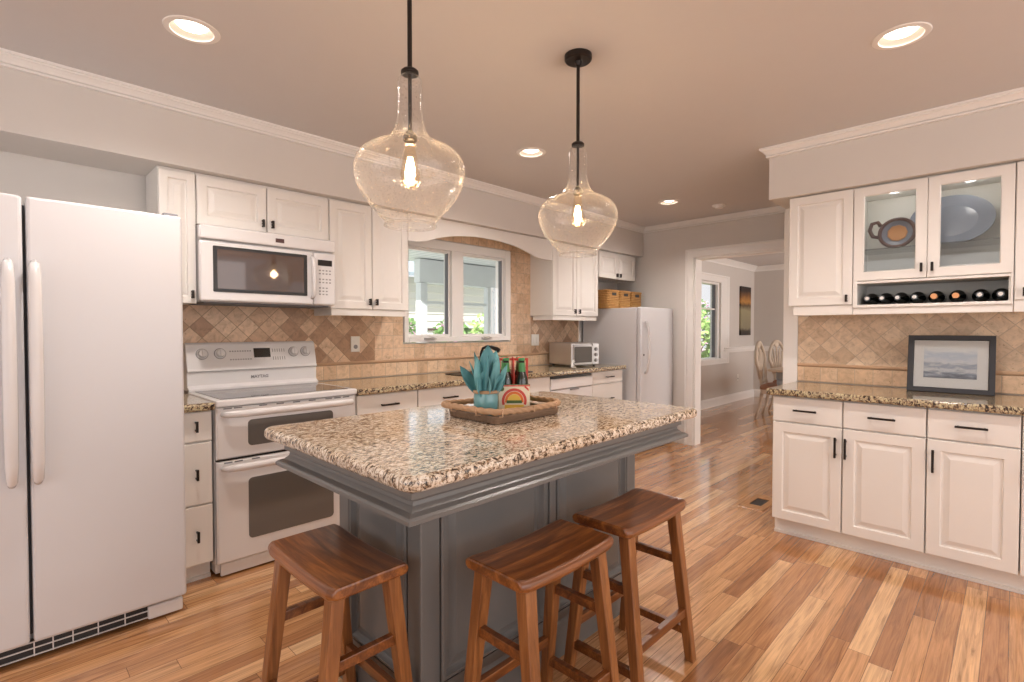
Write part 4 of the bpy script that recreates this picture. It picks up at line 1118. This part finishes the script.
t.part('sensor_cap', MB().lathe([(.040, -.016), (.036, -.030), (.001, -.032)], 24), 'trim')
# floor register
t = Thing('floor_register', 'small oak floor vent set in the wood floor beside the end base cabinet', 'floor vent', (3.98, 1.335, .0), 'O')
t.part('frame', MB().loops([[(p[0]*a, p[1]*b_, z) for p in ((-1, -1), (1, -1), (1, 1), (-1, 1))] for a, b_, z in ((.19, .088, .0005), (.184, .082, .007), (.09, .042, .007), (.09, .042, .002))], ring=True), 'oakvent')
t.part('grille', MB().box(-.09, .09, -.042, .042, .001, .003), 'black')

# ------------------------------------------------------------------ dining room
t = Thing('wall_art', 'tall narrow dark abstract canvas on the dining room wall', 'picture', (9.79, DW-.03, 1.185))
cv = MB().box(9.55, 10.03, DW-.035, DW-.001, 1.185, 2.075)
o = t.part('canvas', cv, 'abstract', bevel=.003)
def dining_chair(label, x, y, rz):
    """faces local -y (towards the table); carved open oval back"""
    t = Thing('dining_chair', label, 'chair', (x, y, 0), 'O', rotz=rz, group='carved dining chairs')
    t.part('seat', MB().loops([[(p[0], p[1], z) for p in rrect(-.24+i, .24-i, -.23+i, .23-i, .05)] for i, z in ((.0, .43), (-.004, .45), (.0, .475), (.02, .495), (.06, .503))]), 'seatfab')
    t.part('seat_rail', MB().loops([[(p[0], p[1], z) for p in rrect(-.235, .235, -.225, .225, .04)] for z in (.37, .4295)]), 'carved')
    for sx in (-1, 1):
        t.part('leg', MB().tube([(sx*.20, -.19, .40), (sx*.215, -.215, .33), (sx*.205, -.205, .20), (sx*.20, -.20, .08), (sx*.215, -.225, .012)], [.030, .030, .020, .015, .022], 8), 'carved', smooth=True)
        t.part('leg', MB().tube([(sx*.19, .20, .42), (sx*.19, .215, .30), (sx*.195, .245, .15), (sx*.20, .29, .008)], [.026, .022, .019, .019], 8), 'carved', smooth=True)
    ring_ = []
    for i in range(40):
        a = 2*PI*i/40; ex = .235 if math.sin(a) > 0 else .20
        zz = .80+.28*math.sin(a)*(1 if math.sin(a) > 0 else 1.0); ring_.append((ex*math.copysign(abs(math.cos(a))**.8, math.cos(a)), .235+.11*(zz-.5), zz+.02*math.cos(4*a)*max(0, math.sin(a))))
    bk = t.part('backrest', MB().tube(ring_, .024, 8, True), 'carved', smooth=True)
    for k, ph in enumerate((-1.0, -.5, 0, .5, 1.0)):
        m_ = MB().tube([(.02*ph, .26, .56), (.09*ph, .275, .70), (.15*ph, .285, .85), (.17*ph, .295, .98-.04*abs(ph)), (.205*ph, .30, 1.03-.09*abs(ph))], [.016, .013, .016, .013, .012], 7)
        t.part('fan_splat', m_, 'carved', bk, smooth=True)
    t.part('shell_crest', MB().lathe([(.001, -.018), (.05, -.012), (.058, .0), (.05, .012), (.001, .018)], 16, (0, .30, 1.06), 'y'), 'carved')
    for sx in (-1, 1): t.part('back_post', MB().tube([(sx*.17, .215, .44), (sx*.15, .235, .56), (sx*.12, .245, .60)], .018, 8), 'carved', smooth=True)
    return t
t = Thing('dining_table', 'dining table with pale top and grey-blue base beyond the doorway', 'table', (8.3, 1.86, 0), 'O')
t.part('tabletop', MB().loops([[(p[0], p[1], z) for p in rrect(-1.12+i, 1.12-i, -.50+i, .50-i, .12)] for i, z in ((.02, .728), (.0, .735), (.0, .752), (.012, .762))]), 'tabletop')
t.part('apron', MB().loops([[(p[0], p[1], z) for p in rrect(-.98, .98, -.42, .42, .08)] for z in (.63, .7275)]), 'tableblue')
for sx in (-1, 1):
    for sy in (-1, 1):
        t.part('leg', MB().lathe([(.035, 0), (.040, .03), (.025, .08), (.030, .25), (.050, .45), (.040, .52), (.055, .56), (.055, .64)], 16, (sx*.90, sy*.36, 0)), 'tableblue', smooth=True)
dining_chair('carved open-back dining chair at the table corner nearest the window', 7.98, 2.40, .08)
dining_chair('carved open-back dining chair behind the first, at the far end of the table side', 8.80, 2.45, -.22)
t = Thing('table_bowl', 'pale scalloped bowl on the dining table', 'bowl', (8.25, 2.19, .7625), 'O')
t.part('bowl', MB().lathe([(.05, 0), (.06, .005), (.12, .05), (.16, .085), (.15, .085), (.11, .05), (.05, .015), (.001, .014)], 28), 'cream', smooth=True)
fr = MB()
for i in range(5):
    a = i*1.26
    tag(MB().lathe([(.001, -.045), (.028, -.036), (.044, -.01), (.044, .01), (.028, .036), (.001, .045)], 14, (8.25+.065*math.cos(a), 2.19+.065*math.sin(a), .842)).build('shell_ornament', M['white'], smooth=True), 'round white ornament heaped in the bowl on the dining table', 'ornament', 'ornaments in the dining bowl')

# ------------------------------------------------------------------ outdoors, seen through the two windows
random.seed(4)
struct('ground_outside', MB().box(-6, 40, 3.75, 40, -.25, -.20), 'lawn')
struct('ceiling_porch', MB().box(3.3, 7.05, 3.70, 6.4, 2.30, 2.36), 'porchceil')
struct('floor_porch', MB().box(-1, 7.6, 3.70, 6.6, -.20, -.12), 'siding')
tag(MB().box(4.26, 6.9, 6.0, 6.14, 1.955, 2.29).build('porch_beam', M['porch'], bevel=.01), 'white porch beam outside the kitchen window', 'beam')
def porch_post(label, x, y, w=.09, top=1.95, mat='porch'):
    t = Thing('porch_post', label, 'post', (x, y, -.12), 'O')
    t.part('shaft', MB().box(-w/2, w/2, -w/2, w/2, 0, top+.12), mat, bevel=.006)
    t.part('base_block', MB().box(-w/2-.02, w/2+.02, -w/2-.02, w/2+.02, 0.0, .16), mat, bevel=.006)
porch_post('white porch post seen at the edge of the kitchen window pane nearest the range', 4.33, 6.05, .12)
porch_post('pale porch post seen through the kitchen window pane nearest the freezer', 5.62, 6.05, .10)
porch_post('blue-grey porch post behind the pale one outside the window', 5.95, 6.3, .09, 2.29, 'porchshade')
tag(MB().box(4.40, 5.56, 6.03, 6.07, 1.66, 1.70).box(5.68, 6.8, 6.03, 6.07, 1.66, 1.70).build('porch_rail', M['porch']), 'white porch screen rail between the posts outside the window', 'rail')
tag(MB().box(6.06, 7.4, 6.141, 6.3, 1.80, 2.05).build('porch_soffit_shade', M['porchshade']), 'blue-grey fascia board for the shaded porch ceiling beyond the posts', 'soffit')  # dark colour stands in for shade on the porch ceiling behind
# neighbour house
t = Thing('neighbour_house', 'pale neighbouring house beyond the shrubs outside', 'house', (9, 13, -.2), 'O')
hs = MB()
for k in range(14): hs.prism([(0, .22*k), (-.03, .22*k+.01), (-.0, .22*k+.22), (.2, .22*k+.22), (.2, .22*k)], 'x', -6, 8)
t.part('siding', hs, 'siding')
t.part('roof', MB().prism([(-.6, 3.05), (2.5, 4.4), (2.5, 4.5), (-.6, 3.15)], 'x', -6.3, 8.3), 'porchshade')
t.part('brick_band', MB().box(-6, 8, -.06, -.031, 1.46, 1.52), 'brownrim')
def shrub(label, x, y, r, h, mats, flowers=False, n=900):
    t = Thing('garden_shrub', label, 'shrub', (x, y, -.2), 'O', group='shrubs outside the windows')
    st = MB()
    for k in range(5):
        a = k*1.26; st.tube([(0, 0, 0), (.3*r*math.cos(a), .3*r*math.sin(a), h*.4), (.6*r*math.cos(a), .6*r*math.sin(a), h*.75)], [.02, .014, .006], 6)
    t.part('stems', st, 'soil')
    def leaves(n, s):
        m_ = MB()
        for i in range(n):
            a = random.uniform(0, 2*PI); v = random.uniform(-1, 1); rr = random.uniform(.55, 1)**.5
            q = math.sqrt(1-v*v); c = Vector((r*rr*q*math.cos(a), r*rr*q*math.sin(a), h*.5+h*.5*rr*v+.05))
            d = Vector((random.uniform(-1, 1), random.uniform(-1, 1), random.uniform(-1, 1))).normalized(); e = d.orthogonal().normalized()
            m_.add([c-d*s, c+e*s*.5, c+d*s, c-e*s*.5], [(0, 1, 2, 3)])
        return m_
    t.part('foliage', leaves(n, .09), mats)
    if flowers: t.part('blossom', leaves(n//3, .07), 'pink')
for i, (x, y, r, h, mt, fl, lb) in enumerate([
    (5.2, 8.2, .8, 1.75, 'leafdark', True, 'pink-flowering shrub outside the kitchen window pane nearest the range'),
    (3.6, 7.2, .55, 1.5, 'leaf', False, 'leafy green shrub at the near edge of the kitchen window view'),
    (8.1, 8.2, .95, 2.0, 'leaf', False, 'bright green shrub outside the kitchen window pane nearest the freezer'),
    (6.6, 8.2, .5, 1.7, 'leafdark', True, 'dark shrub with a few pink flowers behind the porch posts'),
    (11.0, 5.2, .8, 1.9, 'leaf', False, 'dense green shrub outside the dining room window'),
    (12.6, 6.0, 1.0, 2.3, 'leafdark', True, 'dark flowering shrub farther out beyond the dining room window')]):
    shrub(lb, x, y, r, h, mt, fl)
